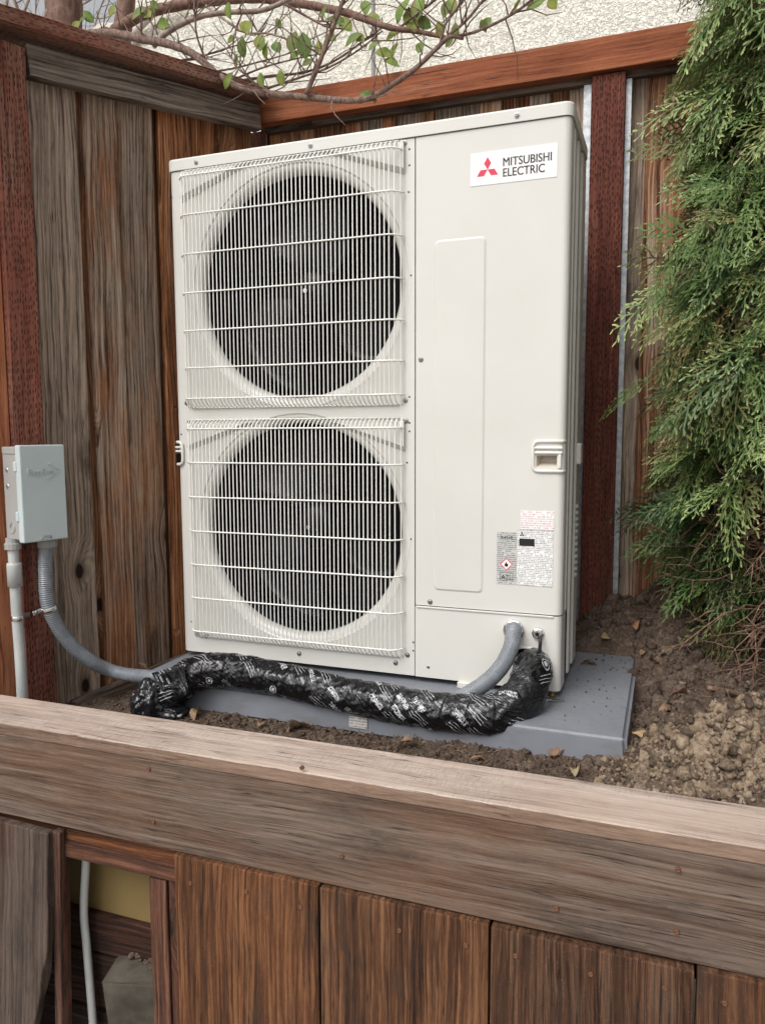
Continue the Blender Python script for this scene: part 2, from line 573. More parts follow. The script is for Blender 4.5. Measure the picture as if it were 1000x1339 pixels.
def tape_mat():
    """black glossy wrapping tape with white print running on the slant"""
    t = NT('black_printed_tape', 0.13, 0.5)
    u, v, _ = t.xyz(t.uv())
    circ = 0.235
    vv = t.m('MULTIPLY', v, circ)
    a = t.m('ADD', t.m('MULTIPLY', u, 0.72), t.m('MULTIPLY', vv, 0.69))       # along the print
    b = t.m('SUBTRACT', t.m('MULTIPLY', vv, 0.72), t.m('MULTIPLY', u, 0.69))  # across it
    wob = t.noise(t.comb(u, vv, 0.0), 16, 3)
    b = t.m('ADD', b, t.m('MULTIPLY', t.m('SUBTRACT', wob, 0.5), 0.02))
    ib = t.m('FLOOR', t.m('DIVIDE', b, 0.025))
    sh = t.n('ShaderNodeTexWhiteNoise', {'Vector': t.comb(ib, 1.0, 2.0)}, noise_dimensions='3D').outputs['Value']
    a2 = t.m('ADD', a, t.m('MULTIPLY', sh, 0.3))
    ia = t.m('FLOOR', t.m('DIVIDE', a2, 0.050))
    cell = t.n('ShaderNodeTexWhiteNoise', {'Vector': t.comb(ia, ib, 5.0)}, noise_dimensions='3D').outputs['Value']
    fa = t.m('FRACT', t.m('DIVIDE', a2, 0.050))
    fb = t.m('FRACT', t.m('DIVIDE', b, 0.025))
    # streaks
    lines = t.ss(t.m('ABSOLUTE', t.m('SUBTRACT', t.m('FRACT', t.m('MULTIPLY', fb, 4.0)), 0.5)), 0.13, 0.06)
    lines = t.m('MULTIPLY', lines, t.ss(t.m('ADD', fa, t.m('MULTIPLY', fb, 0.5)), 0.20, 0.24))
    lines = t.m('MULTIPLY', lines, t.ss(t.m('ABSOLUTE', t.m('SUBTRACT', fb, 0.42)), 0.36, 0.32))
    lines = t.m('MULTIPLY', lines, t.ss(fa, 0.92, 0.86))
    # blocks that read as worn lettering
    lt = t.vor(t.comb(t.m('MULTIPLY', a2, 190), t.m('MULTIPLY', b, 150), 0.0), 1.0, 'DISTANCE_TO_EDGE', 0.55)
    lett = t.m('MULTIPLY', t.ss(lt, 0.20, 0.13), t.m('MULTIPLY', t.ss(t.m('ABSOLUTE', t.m('SUBTRACT', fb, 0.5)), 0.27, 0.23), t.ss(t.m('ABSOLUTE', t.m('SUBTRACT', fa, 0.5)), 0.40, 0.37)))
    # ring mark
    dx = t.m('MULTIPLY', t.m('SUBTRACT', fa, 0.5), 0.050)
    dy = t.m('MULTIPLY', t.m('SUBTRACT', fb, 0.5), 0.025)
    rr = t.m('SQRT', t.m('ADD', t.m('MULTIPLY', dx, dx), t.m('MULTIPLY', dy, dy)))
    ring = t.m('MAXIMUM', t.ss(t.m('ABSOLUTE', t.m('SUBTRACT', rr, 0.0080)), 0.0016, 0.0010), t.ss(rr, 0.0045, 0.0035))
    isL = t.ss(cell, 0.50, 0.501)
    isT = t.m('MULTIPLY', t.ss(cell, 0.72, 0.721), t.m('SUBTRACT', 1.0, t.ss(cell, 0.92, 0.921)))
    isR = t.ss(cell, 0.93, 0.931)
    isS = t.m('SUBTRACT', isL, t.ss(cell, 0.72, 0.721))
    ink = t.m('ADD', t.m('MULTIPLY', lines, isS), t.m('ADD', t.m('MULTIPLY', lett, isT), t.m('MULTIPLY', ring, isR)), 0.0, True)
    worn = t.noise(t.obj(), 120, 3, 0.6)
    ink = t.m('MULTIPLY', ink, t.ss(worn, 0.34, 0.50, 0.25, 0.9))
    t.color(t.mix(ink, (0.006, 0.006, 0.007), (0.47, 0.48, 0.50)))
    p = t.obj()
    n1 = t.noise(t.vm('MULTIPLY', p, (30, 30, 30)), 1.0, 2, 0.5, 1.2)
    cr = t.m('ABSOLUTE', t.m('SUBTRACT', t.noise(t.comb(t.m('MULTIPLY', a, 9), t.m('MULTIPLY', b, 60), 3.0), 1.0, 4, 0.6, 0.6), 0.5))
    hh = t.m('ADD', t.m('MULTIPLY', n1, 1.1), t.m('MULTIPLY', t.ss(cr, 0.0, 0.08), 0.55))
    t.bump(hh, 0.6, 0.0035)
    return t.mat


M['tape'] = tape_mat()


def stucco_mat():
    t = NT('cream_stucco', 0.85, 0.2)
    p = t.obj()
    pw = t.vm('ADD', p, t.vm('SCALE', t.n('ShaderNodeTexNoise', {'Vector': p, 'Scale': 14.0, 'Detail': 3.0}).outputs['Color']))
    q = t.vm('MULTIPLY', p, (1, 1, 1.5))
    a = t.noise(q, 40, 3, 0.5, 0.9)
    b = t.noise(q, 24, 3, 0.5, 0.8)
    ridge = t.ss(t.m('ABSOLUTE', t.m('SUBTRACT', a, 0.5)), 0.0, 0.055)
    plate = t.ss(b, 0.42, 0.56)
    h = t.m('ADD', t.m('MULTIPLY', ridge, 0.8), t.m('MULTIPLY', plate, 0.5))
    g = t.noise(p, 200, 3)
    h = t.m('ADD', h, t.m('MULTIPLY', g, 0.25))
    v = t.noise(p, 1.5, 4)
    t.color(t.mix(t.ss(v, 0.3, 0.7), (0.77, 0.735, 0.635), (0.83, 0.80, 0.71)))
    t.bump(h, 0.9, 0.006)
    return t.mat


M['stucco'] = stucco_mat()


def soil_mat():
    t = NT('garden_soil', 0.95, 0.1)
    p = t.obj()
    n = t.noise(p, 18, 6, 0.7)
    f = t.noise(p, 130, 5, 0.7)
    c = t.ramp(t.m('ADD', t.m('MULTIPLY', n, 0.5), t.m('MULTIPLY', f, 0.5)), [(0.30, (0.026, 0.018, 0.013)), (0.46, (0.095, 0.067, 0.050)), (0.58, (0.17, 0.128, 0.098)), (0.72, (0.31, 0.25, 0.20))])
    at = t.n('ShaderNodeAttribute', attribute_name='dry').outputs['Fac']
    c2 = t.ramp(t.m('ADD', t.m('MULTIPLY', n, 0.4), t.m('MULTIPLY', f, 0.6)), [(0.30, (0.09, 0.064, 0.042)), (0.5, (0.30, 0.225, 0.155)), (0.7, (0.52, 0.415, 0.31))])
    c = t.mix(t.ss(t.m('ADD', at, t.m('MULTIPLY', t.m('SUBTRACT', n, 0.5), 0.9)), 0.35, 0.65), c, c2)
    t.color(c)
    t.bump(t.m('ADD', f, t.m('MULTIPLY', t.noise(p, 420, 3), 0.4)), 1.0, 0.007)
    return t.mat


M['soil'] = soil_mat()


def leaf_mat(name, c1, c2, edge, trans=0.25, scale=25.0):
    t = NT(name, 0.55, 0.3)
    i = t.info()
    u, v, _ = t.xyz(t.uv())
    p = t.vm('ADD', t.obj(), t.comb(t.m('MULTIPLY', i['Random'], 9.0), 0.0, 0.0))
    n = t.noise(p, scale, 4, 0.6)
    c = t.mix(t.ss(n, 0.35, 0.65), c1, c2)
    e = t.m('ABSOLUTE', t.m('MULTIPLY', t.m('SUBTRACT', v, 0.5), 2.0))
    c = t.mix(t.ss(t.m('ADD', e, t.m('MULTIPLY', t.m('SUBTRACT', n, 0.5), 2.0)), 0.75, 1.15, 0, 0.85), c, edge)
    c = t.mix(t.ss(t.m('ABSOLUTE', t.m('SUBTRACT', v, 0.5)), 0.04, 0.015, 0, 0.5), c, tuple(min(1, x * 1.7) for x in c1))
    c = t.mix(0.7, c, i['Color'], 'MULTIPLY')
    t.color(c)
    out = t.t.nodes['Material Output']
    tr = t.n('ShaderNodeBsdfTranslucent', {'Color': c})
    mx = t.n('ShaderNodeMixShader', {0: trans, 1: t.b.outputs[0], 2: tr.outputs[0]})
    t.t.links.new(mx.outputs[0], out.inputs['Surface'])
    vein = t.m('SINE', t.m('MULTIPLY', t.m('ADD', u, t.m('MULTIPLY', e, -0.15)), 60))
    t.bump(t.m('ADD', t.m('MULTIPLY', vein, 0.3), n), 0.4, 0.001)
    return t.mat


M['leaf'] = leaf_mat('shrub_leaf', (0.12, 0.185, 0.045), (0.20, 0.26, 0.075), (0.20, 0.12, 0.05), 0.35)
M['deadleaf'] = leaf_mat('dead_leaf', (0.165, 0.115, 0.078), (0.28, 0.205, 0.14), (0.085, 0.055, 0.036), 0.1, 40)


def bark_mat(name, c1, c2, sc_=40):
    t = NT(name, 0.75, 0.25)
    p = t.obj()
    n = t.noise(t.vm('MULTIPLY', p, (1, 1, 0.5)), sc_, 5, 0.65)
    c = t.mix(t.ss(n, 0.35, 0.65), c1, c2)
    s = t.noise(p, sc_ * 5, 3)
    c = t.mix(t.ss(s, 0.64, 0.7, 0, 0.5), c, tuple(min(1, x * 2.2) for x in c2))
    t.color(c)
    t.bump(n, 0.5, 0.004)
    return t.mat


M['bark'] = bark_mat('red_brown_bark', (0.115, 0.062, 0.045), (0.21, 0.125, 0.095))
M['twig'] = bark_mat('twig_bark', (0.095, 0.055, 0.042), (0.215, 0.145, 0.115), 90)
M['greybark'] = bark_mat('pale_branch_bark', (0.20, 0.15, 0.12), (0.34, 0.27, 0.22), 60)
M['drytwig'] = bark_mat('dry_brown_twig', (0.115, 0.062, 0.042), (0.24, 0.155, 0.11), 80)


def thuja_mat():
    t = NT('arborvitae_foliage', 0.5, 0.35)
    at = t.n('ShaderNodeAttribute', attribute_name='tint').outputs['Color']
    a, b, c_ = t.xyz(at)   # x: yellow-green tip, y: brown, z: shade of green
    n = t.noise(t.obj(), 45, 3)
    c = t.mix(b_ := t.ss(c_, 0.0, 1.0), (0.036, 0.085, 0.030), (0.130, 0.230, 0.058))
    c = t.mix(a, c, (0.46, 0.52, 0.21))
    c = t.mix(b, c, (0.23, 0.125, 0.055))
    c = t.mix(t.ss(n, 0.35, 0.7, 0.0, 0.35), c, (0.03, 0.06, 0.035))
    t.color(c)
    out = t.t.nodes['Material Output']
    tr = t.n('ShaderNodeBsdfTranslucent', {'Color': c})
    mx = t.n('ShaderNodeMixShader', {0: 0.22, 1: t.b.outputs[0], 2: tr.outputs[0]})
    t.t.links.new(mx.outputs[0], out.inputs['Surface'])
    return t.mat


M['thuja'] = thuja_mat()


def print_mat(name, paper, ink, row, dash, dens=0.5):
    """paper with unreadable small print: rows of short strokes"""
    t = NT(name, 0.4, 0.4)
    x, y, z = t.xyz(t.obj())
    r = t.m('DIVIDE', z, row)
    ri = t.m('FLOOR', r)
    rf = t.m('FRACT', r)
    nz = t.noise(t.comb(t.m('DIVIDE', x, dash), t.m('MULTIPLY', ri, 7.3), 0.0), 1.0, 3, 0.7)
    gap = t.n('ShaderNodeTexWhiteNoise', {'Vector': t.comb(ri, 2.0, 4.0)}, noise_dimensions='3D').outputs['Value']
    ln = t.noise(t.comb(t.m('DIVIDE', x, dash * 9), t.m('MULTIPLY', ri, 3.1), 5.0), 1.0, 1)
    k = t.m('MULTIPLY', t.ss(nz, dens, dens + 0.06), t.ss(t.m('ABSOLUTE', t.m('SUBTRACT', rf, 0.5)), 0.36, 0.28))
    k = t.m('MULTIPLY', k, t.ss(t.m('ADD', ln, t.m('MULTIPLY', gap, 0.25)), 0.42, 0.50))
    t.color(t.mix(t.m('MULTIPLY', k, 0.8), paper, ink))
    return t.mat


M['print_black'] = print_mat('small_black_print', (0.78, 0.775, 0.76), (0.10, 0.10, 0.11), 0.0042, 0.0012, 0.46)
M['print_red'] = print_mat('small_red_print', (0.78, 0.77, 0.76), (0.40, 0.15, 0.17), 0.0052, 0.0012, 0.475)
M['print_grey'] = print_mat('small_print_on_grey', (0.52, 0.52, 0.50), (0.10, 0.10, 0.11), 0.0048, 0.0013, 0.44)
M['print_pad'] = print_mat('pad_label_print', (0.50, 0.485, 0.45), (0.10, 0.10, 0.10), 0.0065, 0.0016, 0.45)
M['concrete'] = simple('grey_concrete', (0.30, 0.28, 0.255), 0.9, 0.2, var=0.2, bump=0.3)
M['block'] = simple('shaded_concrete_block', (0.075, 0.066, 0.052), 0.95, 0.15, var=0.35, bump=0.6, bscale=50, vscale=14)  # base darkened: the block's shade is painted into its colour
M['yellow'] = simple('shaded_yellow_board', (0.19, 0.13, 0.05), 0.6, 0.3, var=0.12, bump=0.1)  # yellow lowered to carry the shading inside the planter opening

# ================================================================== LARGE STRUCTURE
# ---- patio ground below the planter
g = mesh('ground', [(-60, -60, -0.86), (60, -60, -0.86), (60, 60, -0.86), (-60, 60, -0.86)], [(0, 1, 2, 3)])
o = link('ground', g, M['concrete'])
tag(o, kind='structure')

# ---- garden soil: one relief sheet
X0, X1, Y0, Y1, ST = -0.75, 2.6, -0.458, 0.80, 0.0045
nxg, nyg = int((X1 - X0) / ST), int((Y1 - Y0) / ST)
gx = np.linspace(X0, X1, nxg)
gy = np.linspace(Y0, Y1, nyg)
GX, GY = np.meshgrid(gx, gy)


def vnoise(x, y, seed):
    r = np.random.default_rng(seed)
    T = r.random((256, 256))
    xi, yi = np.floor(x).astype(int), np.floor(y).astype(int)
    fx, fy = x - xi, y - yi
    fx, fy = fx * fx * (3 - 2 * fx), fy * fy * (3 - 2 * fy)
    g_ = lambda a, b: T[a % 256, b % 256]
    return (g_(xi, yi) * (1 - fx) + g_(xi + 1, yi) * fx) * (1 - fy) + (g_(xi, yi + 1) * (1 - fx) + g_(xi + 1, yi + 1) * fx) * fy


def fbm(x, y, f, seed, oct=4):
    s, a = 0, 0.5
    for k in range(oct):
        s = s + a * (vnoise(x * f + k * 17.3, y * f + k * 9.1, seed + k) - 0.5)
        f *= 2.03
        a *= 0.55
    return s


def sstep(a, b, x):
    t_ = np.clip((x - a) / (b - a), 0, 1)
    return t_ * t_ * (3 - 2 * t_)


def soil_base(x, y):
    right = sstep(1.18, 1.34, x)
    h = -0.088 + 0.012 * sstep(0.5, 1.2, x)
    h = h + right * (0.055 + 0.03 * sstep(-0.45, 0.1, y))
    back = sstep(0.16, 0.56, y) * sstep(0.95, 1.14, x)
    h = h + back * 0.195
    back2 = sstep(0.34, 0.52, y) * (1 - sstep(0.95, 1.14, x))
    h = h + back2 * 0.06
    m1 = np.exp(-(((x - 1.43) / 0.13) ** 2 + ((y + 0.27) / 0.10) ** 2))
    m2 = np.exp(-(((x - 1.60) / 0.16) ** 2 + ((y + 0.22) / 0.14) ** 2))
    h = h + 0.070 * m1 + 0.060 * m2
    left = 1 - sstep(-0.2, 0.02, x)
    h = h - 0.050 * left + 0.05 * left * sstep(-0.1, 0.4, y)
    return h


HZ = soil_base(GX, GY)
rough_amt = 0.5 + 0.5 * sstep(1.1, 1.3, GX)
HZ = HZ + fbm(GX, GY, 9, 3, 3) * 0.05 * rough_amt + fbm(GX, GY, 11, 91, 3) * 0.075 * sstep(1.2, 1.3, GX)
cl = fbm(GX, GY, 34, 20, 3)
mound = np.exp(-(((GX - 1.45) / 0.2) ** 2 + ((GY + 0.30) / 0.12) ** 2))
HZ = HZ + (np.abs(fbm(GX, GY, 38, 71, 4)) * 0.15 + fbm(GX, GY, 14, 75, 2) * 0.05) * mound
HZ = HZ + np.abs(cl) * 0.045 * rough_amt + fbm(GX, GY, 110, 40, 2) * 0.014
inpad = sstep(-0.012, 0.008, GX) * (1 - sstep(1.195, 1.212, GX)) * sstep(-0.195, -0.175, GY) * (1 - sstep(0.405, 0.42, GY))
HZ = np.where(inpad > 0.5, np.minimum(HZ, -0.075), HZ)
DRY = np.exp(-(((GX - 1.45) / 0.21) ** 2 + ((GY + 0.31) / 0.115) ** 2)) * 1.1
DRY = np.clip(DRY + fbm(GX, GY, 12, 60, 3) * 0.5, 0, 1)
vv = np.stack([GX.ravel(), GY.ravel(), HZ.ravel()], 1)
idx = np.arange(nxg * nyg).reshape(nyg, nxg)
ff = np.stack([idx[:-1, :-1].ravel(), idx[:-1, 1:].ravel(), idx[1:, 1:].ravel(), idx[1:, :-1].ravel()], 1)


def np_mesh(name, V, F, k, attr=None):
    me = bpy.data.meshes.new(name)
    me.vertices.add(len(V))
    me.vertices.foreach_set('co', V.astype(np.float32).ravel())
    me.loops.add(F.size)
    me.loops.foreach_set('vertex_index', F.astype(np.int32).ravel())
    me.polygons.add(len(F))
    me.polygons.foreach_set('loop_start', np.arange(0, F.size, k, dtype=np.int32))
    me.polygons.foreach_set('loop_total', np.full(len(F), k, dtype=np.int32))
    if attr:
        nm, ty, arr = attr
        at = me.attributes.new(nm, ty, 'POINT')
        at.data.foreach_set('value' if ty == 'FLOAT' else ('color' if 'COLOR' in ty else 'vector'), arr.astype(np.float32).ravel())
    me.update(calc_edges=True)
    me.validate()
    return me


o = link('soil', np_mesh('soil', vv, ff, 4, ('dry', 'FLOAT', DRY.ravel())), M['soil'], smooth=True)
tag(o, kind='structure')


def soil_z(x, y):
    i = min(max(int(round((x - X0) / (X1 - X0) * (nxg - 1))), 0), nxg - 1)
    j = min(max(int(round((y - Y0) / (Y1 - Y0) * (nyg - 1))), 0), nyg - 1)
    return float(HZ[j, i])


# clods and crumbs: small lumps scattered on the soil, nobody could count them
ICO = bmesh.new()
bmesh.ops.create_icosphere(ICO, subdivisions=1, radius=1.0)
icoV = np.array([v.co[:] for v in ICO.verts])
ICO.faces.ensure_lookup_table()
icoF = np.array([[v.index for v in f.verts] for f in ICO.faces])
ICO.free()
ICO = bmesh.new()
bmesh.ops.create_icosphere(ICO, subdivisions=2, radius=1.0)
ico2V = np.array([v.co[:] for v in ICO.verts])
ico2F = np.array([[v.index for v in f.verts] for f in ICO.faces])
ICO.free()


def lumps(name, spots, base=(icoV, icoF), mat=None):
    bV, bF = base
    Vs, Fs, D = [], [], []
    for k, (x, y, r, dry) in enumerate(spots):
        if len(bV) > 20:
            ph = nrg.uniform(0, 50, 3)
            f1 = np.array([mnoise.noise(Vector(v * 1.6 + ph)) for v in bV])
            f2 = np.array([mnoise.noise(Vector(v * 3.9 + ph)) for v in bV])
            s = bV * (1 + 0.55 * f1 + 0.35 * f2)[:, None]
        else:
            s = bV * (1 + nrg.normal(0, 0.24, (len(bV), 1)))
        s = s * (r * nrg.uniform(0.6, 1.25, 3))
        a = nrg.uniform(0, 6.28)
        s = s @ np.array([[math.cos(a), -math.sin(a), 0], [math.sin(a), math.cos(a), 0], [0, 0, 1]])
        s = s + np.array([x, y, soil_z(x, y) + r * 0.1])
        Fs.append(bF + len(bV) * k)
        Vs.append(s)
        D.append(np.full(len(bV), dry))
    return link(name, np_mesh(name, np.concatenate(Vs), np.concatenate(Fs), 3, ('dry', 'FLOAT', np.concatenate(D))), mat or M['soil'], smooth=False, kind='stuff')


def free_spot(x, y):
    if -0.005 < x < 1.205 and -0.185 < y < 0.415: return False
    if y > 0.565 or y < -0.45: return False
    return True


spots = []
while len(spots) < 9000:
    if rng.random() < 0.35:
        x, y = rng.uniform(-0.1, 1.25), rng.uniform(-0.45, -0.18)
    else:
        x, y = rng.uniform(1.0, 1.9), rng.uniform(-0.45, 0.56)
    if not free_spot(x, y): continue
    dry = math.exp(-(((x - 1.45) / 0.2) ** 2 + ((y + 0.31) / 0.12) ** 2)) + rng.uniform(-0.2, 0.25)
    r = 0.0022 + 0.0055 * rng.random() ** 3
    spots.append((x, y, r, dry))
tag(lumps('soil_crumbs', spots), 'loose brown soil crumbs scattered over the bed around the pad', 'soil')
spots = []
while len(spots) < 3600:
    x, y = rng.gauss(1.44, 0.16), rng.gauss(-0.29, 0.095)
    if not free_spot(x, y) or x < 1.16: continue
    spots.append((x, y, 0.0018 + 0.0050 * rng.random() + (0.012 * rng.random() if rng.random() < 0.08 else 0), 0.80 + rng.uniform(-0.6, 0.4)))
tag(lumps('dry_soil_clods', spots, (ico2V, ico2F)), 'pale dry soil clods heaped behind the right end of the planter cap', 'soil clods')
spots = []
while len(spots) < 1500:
    x, y = rng.uniform(1.0, 1.8), rng.uniform(-0.25, 0.55)
    if not free_spot(x, y): continue
    spots.append((x, y, 0.004 + 0.016 * rng.random() ** 4, rng.uniform(-0.3, 0.45)))
tag(lumps('dark_soil_clods', spots, (ico2V, ico2F)), 'dark damp soil clods on the slope right of the grey pad', 'soil clods')

spots = []
for _ in range(70):
    if rng.random() < 0.6: x, y = rng.gauss(1.13, 0.035), rng.gauss(0.05, 0.12)
    else: x, y = rng.uniform(1.06, 1.2), rng.uniform(0.2, 0.40)
    if 1.06 < x < 1.2 and -0.18 < y < 0.40: spots.append((x, y, 0.0008 + 0.0022 * rng.random() ** 2, 0.1))
pc = lumps('pad_dirt', spots)
n_ = len(pc.data.vertices)
co = np.zeros(n_ * 3)
pc.data.vertices.foreach_get('co', co)
co = co.reshape(-1, len(icoV), 3)
co[:, :, 2] += -0.0158 - co[:, :, 2].min(axis=1)[:, None]
pc.data.vertices.foreach_set('co', co.ravel())
tag(pc, 'specks of soil spilled on the bare right end of the grey pad', 'soil')

# ---- fences
DL = Vector((math.sin(R(20)), math.cos(R(20)), 0))     # along the left fence, towards the corner
NL = Vector((DL.y, -DL.x, 0))                          # out of it, into the yard
P0 = Vector((-0.026, 0.50, 0))
ZU = Vector((0, 0, 1))


def left_pt(s, n, z):
    return P0 + DL * s + NL * n + Vector((0, 0, z))


lf = thing('left_fence', left_pt(-0.45, 0, -0.15), 'weathered redwood board fence with red incised post on the left side', 'fence')
# boards: (s0, s1, n offset, tint, weathered)
LB = [(-0.765, -0.610, 0.006, (1.0, 1.0, 0.95), 0.86), (-0.640, -0.560, -0.022, (1.0, 0.85, 0.75), 0.42),
      (-0.587, -0.490, 0.004, (0.95, 0.80, 0.70), 0.52), (-0.500, -0.368, -0.008, (1.15, 1.1, 1.05), 0.58), (-0.41, -0.31, -0.030, (0.5, 0.42, 0.38), 0.3),
      (-0.352, -0.246, -0.004, (1.1, 0.85, 0.65), 0.30), (-0.265, -0.120, -0.024, (1.2, 0.95, 0.75), 0.30), (-0.134, 0.0, -0.004, (0.8, 0.7, 0.6), 0.35),
      (-1.10, -0.93, -0.01, (1.0, 1.0, 1.0), 0.4), (-0.95, -0.745, -0.030, (0.9, 0.8, 0.8), 0.4)]
for k, (s0, s1, n, tint, wz) in enumerate(LB):
    zt, zb = 1.64 + 0.1 * s1, -0.26
    me = box_me('fence_board', s1 - s0 - 0.002, 0.019, zt - zb, 0.0018, 1)
    link('fence_board', me, M['fence'], lf, axes(DL, -NL, ZU, left_pt((s0 + s1) / 2, n - 0.0095, (zt + zb) / 2)), tint + (wz,))


def beam(name, a, b, width_dir, wid, thick, mat, parent, color=(1, 1, 1, 0.5), bev=0.002):
    a, b = Vector(a), Vector(b)
    Z = (b - a).normalized()
    X = (Vector(width_dir) - Z * Vector(width_dir).dot(Z)).normalized()
    Y = Z.cross(X)
    me = box_me(name, wid, thick, (b - a).length, bev, 2)
    return link(name, me, mat, parent, axes(X, Y, Z, (a + b) / 2), color)


# rail under the cap, cap board, post, kick board
beam('top_rail', left_pt(-0.752, 0.024, 1.535), left_pt(0.0, 0.024, 1.618), ZU, 0.075, 0.036, M['greyrail'], lf, (1, 1, 1, 0.6))
beam('cap_board', left_pt(-1.25, 0.020, 1.560), left_pt(0.004, 0.020, 1.684), NL, 0.125, 0.037, M['post'], lf, (1.0, 0.95, 0.9, 0.6))
beam('fence_post', left_pt(-0.802, 0.012, -0.5), left_pt(-0.802, 0.012, 1.552), DL, 0.076, 0.088, M['post'], lf, (1.05, 1.0, 1.0, 0.4))
beam('side_board', left_pt(-0.902, 0.018, -0.5), left_pt(-0.902, 0.018, 1.54), DL, 0.12, 0.036, M['redboard'], lf, (1.5, 1.75, 1.8, 0.35))
beam('kick_board', left_pt(-0.70, 0.024, -0.165), left_pt(-0.02, 0.024, -0.075), ZU, 0.085, 0.036, M['greyrail'], lf, (0.8, 0.7, 0.6, 0.5))

bf = thing('back_fence', (0.9, 0.55, 0.0), 'redwood board fence with red cap behind the heat pump and bush', 'fence')
YB = 0.52
beam('cap_board', (-0.024, 0.525, 1.652), (2.6, 0.525, 1.645), ZU, 0.088, 0.036, M['redboard'], bf, (1.0, 1.0, 1.0, 0.35))
beam('top_rail', (-0.02, 0.556, 1.622), (2.6, 0.556, 1.616), (0, 1, 0), 0.024, 0.060, M['greyrail'], bf, (0.45, 0.40, 0.38, 0.3))
seams = [351, 369, 395, 413, 447, 475, 502, 520, 562, 570, 628, 657, 693, 721, 744, 766]
xs = [-0.03] + [on_y(p, 150, 0.59).x for p in seams]
cols = [(0.5, 0.42, 0.38, 0.3), (0.9, 0.75, 0.6, 0.45), (0.8, 0.7, 0.6, 0.4), (1.1, 1.0, 0.9, 0.5), (0.6, 0.5, 0.45, 0.3), (1.15, 0.9, 0.75, 0.4), (1.2, 1.2, 1.1, 0.75),
        (0.8, 0.55, 0.45, 0.2), (1.2, 1.1, 1.0, 0.6), (0.75, 0.6, 0.55, 0.3), (1.2, 1.1, 1.0, 0.7), (1.1, 1.0, 0.9, 0.5), (0.7, 0.55, 0.5, 0.25),
        (1.1, 1.0, 0.95, 0.7), (0.7, 0.6, 0.55, 0.3), (1.2, 1.1, 1.0, 0.6)]
xr = 1.132
edges = [(xs[i] - (0.012 if i % 2 == 0 else 0), xs[i + 1] + (0.012 if i % 2 == 0 else 0), cols[i % len(cols)], (0.0 if i % 2 else 0.0195)) for i in range(len(xs) - 1)]
edges.append((xs[-1] - 0.02, 1.118, (0.5, 0.4, 0.4, 0.3), 0.0195))
x = 1.140
kk = 0
for wd in (0.042, 0.145, 0.03, 0.14, 0.035, 0.14, 0.03, 0.14, 0.035, 0.14, 0.03, 0.14, 0.03, 0.14, 0.03, 0.14):
    edges.append((x - (0.014 if kk % 2 == 0 else 0), x + wd + (0.014 if kk % 2 == 0 else 0), [(1.0, 0.95, 0.9, 0.75), (0.75, 0.6, 0.55, 0.42), (0.7, 0.5, 0.45, 0.3), (1.0, 0.85, 0.8, 0.6)][kk % 4], 0.0 if kk % 2 else 0.0195))
    x += wd
    kk += 1
for (a, b, c, dy) in edges:
    zb, zt = -0.15, 1.625
    me = box_me('fence_board', b - a - 0.0025, 0.018, zt - zb, 0.0018, 1)
    link('fence_board', me, M['fence'], bf, axes(Vector((1, 0, 0)), Vector((0, 1, 0)), ZU, ((a + b) / 2, 0.570 + dy + 0.009, (zt + zb) / 2)), c)
beam('fence_post', (1.0835, YB + 0.0465, -0.6), (1.0835, YB + 0.0465, 1.600), (1, 0, 0), 0.091, 0.088, M['post'], bf, (0.62, 0.52, 0.52, 0.2))
for (xc, wd) in ((1.0245, 0.021), (1.1365, 0.015)):
    # galvanised channel: web and two flanges as one folded strip
    th = 0.0022
    prof = [(-wd / 2, 0), (wd / 2, 0), (wd / 2, 0.02), (wd / 2 - th, 0.02), (wd / 2 - th, th), (-wd / 2 + th, th), (-wd / 2 + th, 0.02), (-wd / 2, 0.02)]
    V = [(xc + px, 0.549 + py, z) for z in (-0.3, 1.59) for px, py in prof]
    F = [(i, (i + 1) % 8, 8 + (i + 1) % 8, 8 + i) for i in range(8)]
    link('steel_channel', mesh('steel_channel', V, F), M['galv'], bf)
# a steel bracket at the corner
link('corner_bracket', box_me('corner_bracket', 0.012, 0.003, 0.12, 0.0006, 1), M['galv'], bf, Matrix.Translation((-0.005, 0.545, 1.53)))
link('corner_post', box_me('corner_post', 0.06, 0.05, 2.0, 0.002, 1), M['post'], bf, Matrix.Translation((-0.030, 0.566, 0.60)), (0.35, 0.3, 0.3, 0.2))

# ---- house behind
hx0 = on_y(168, 60, 1.9).x
hs_ = thing('house', (0.5, 1.9, -0.86), 'cream stucco house wall rising behind the back fence', 'house')
HW = 0.16
link('wall', mesh('wall', [(hx0, 1.9, -0.86), (4.2, 1.9, -0.86), (4.2, 1.9, 5.2), (hx0, 1.9, 5.2), (hx0, 5.0, -0.86), (4.2, 5.0, -0.86), (4.2, 5.0, 5.2), (hx0, 5.0, 5.2)],
     [(0, 1, 2, 3), (1, 5, 6, 2), (5, 4, 7, 6), (4, 0, 3, 7), (3, 2, 6, 7)]), M['stucco'], hs_)
sx = on_y(488, 50, 1.9).x
me = box_me('control_joint', 0.016, 0.012, 6.0, 0.003, 1)
link('control_joint', me, simple('grey_joint', (0.25, 0.25, 0.25), 0.7), hs_, Matrix.Translation((sx, 1.896, 2.2)))
# corner trim rolls round like a gutter end
gp = on_y(172, 60, 1.88)
me = tube_me('corner_trim', [Vector((gp.x + 0.0, 1.88, gp.z - 0.35)), Vector((gp.x - 0.005, 1.88, gp.z - 0.05)), Vector((gp.x + 0.03, 1.87, gp.z + 0.06)), Vector((gp.x + 0.16, 1.85, gp.z + 0.12)), Vector((gp.x + 0.35, 1.84, gp.z + 0.16))], 0.022, 8)
link('corner_trim', me, M['gutter'], hs_, smooth=True)
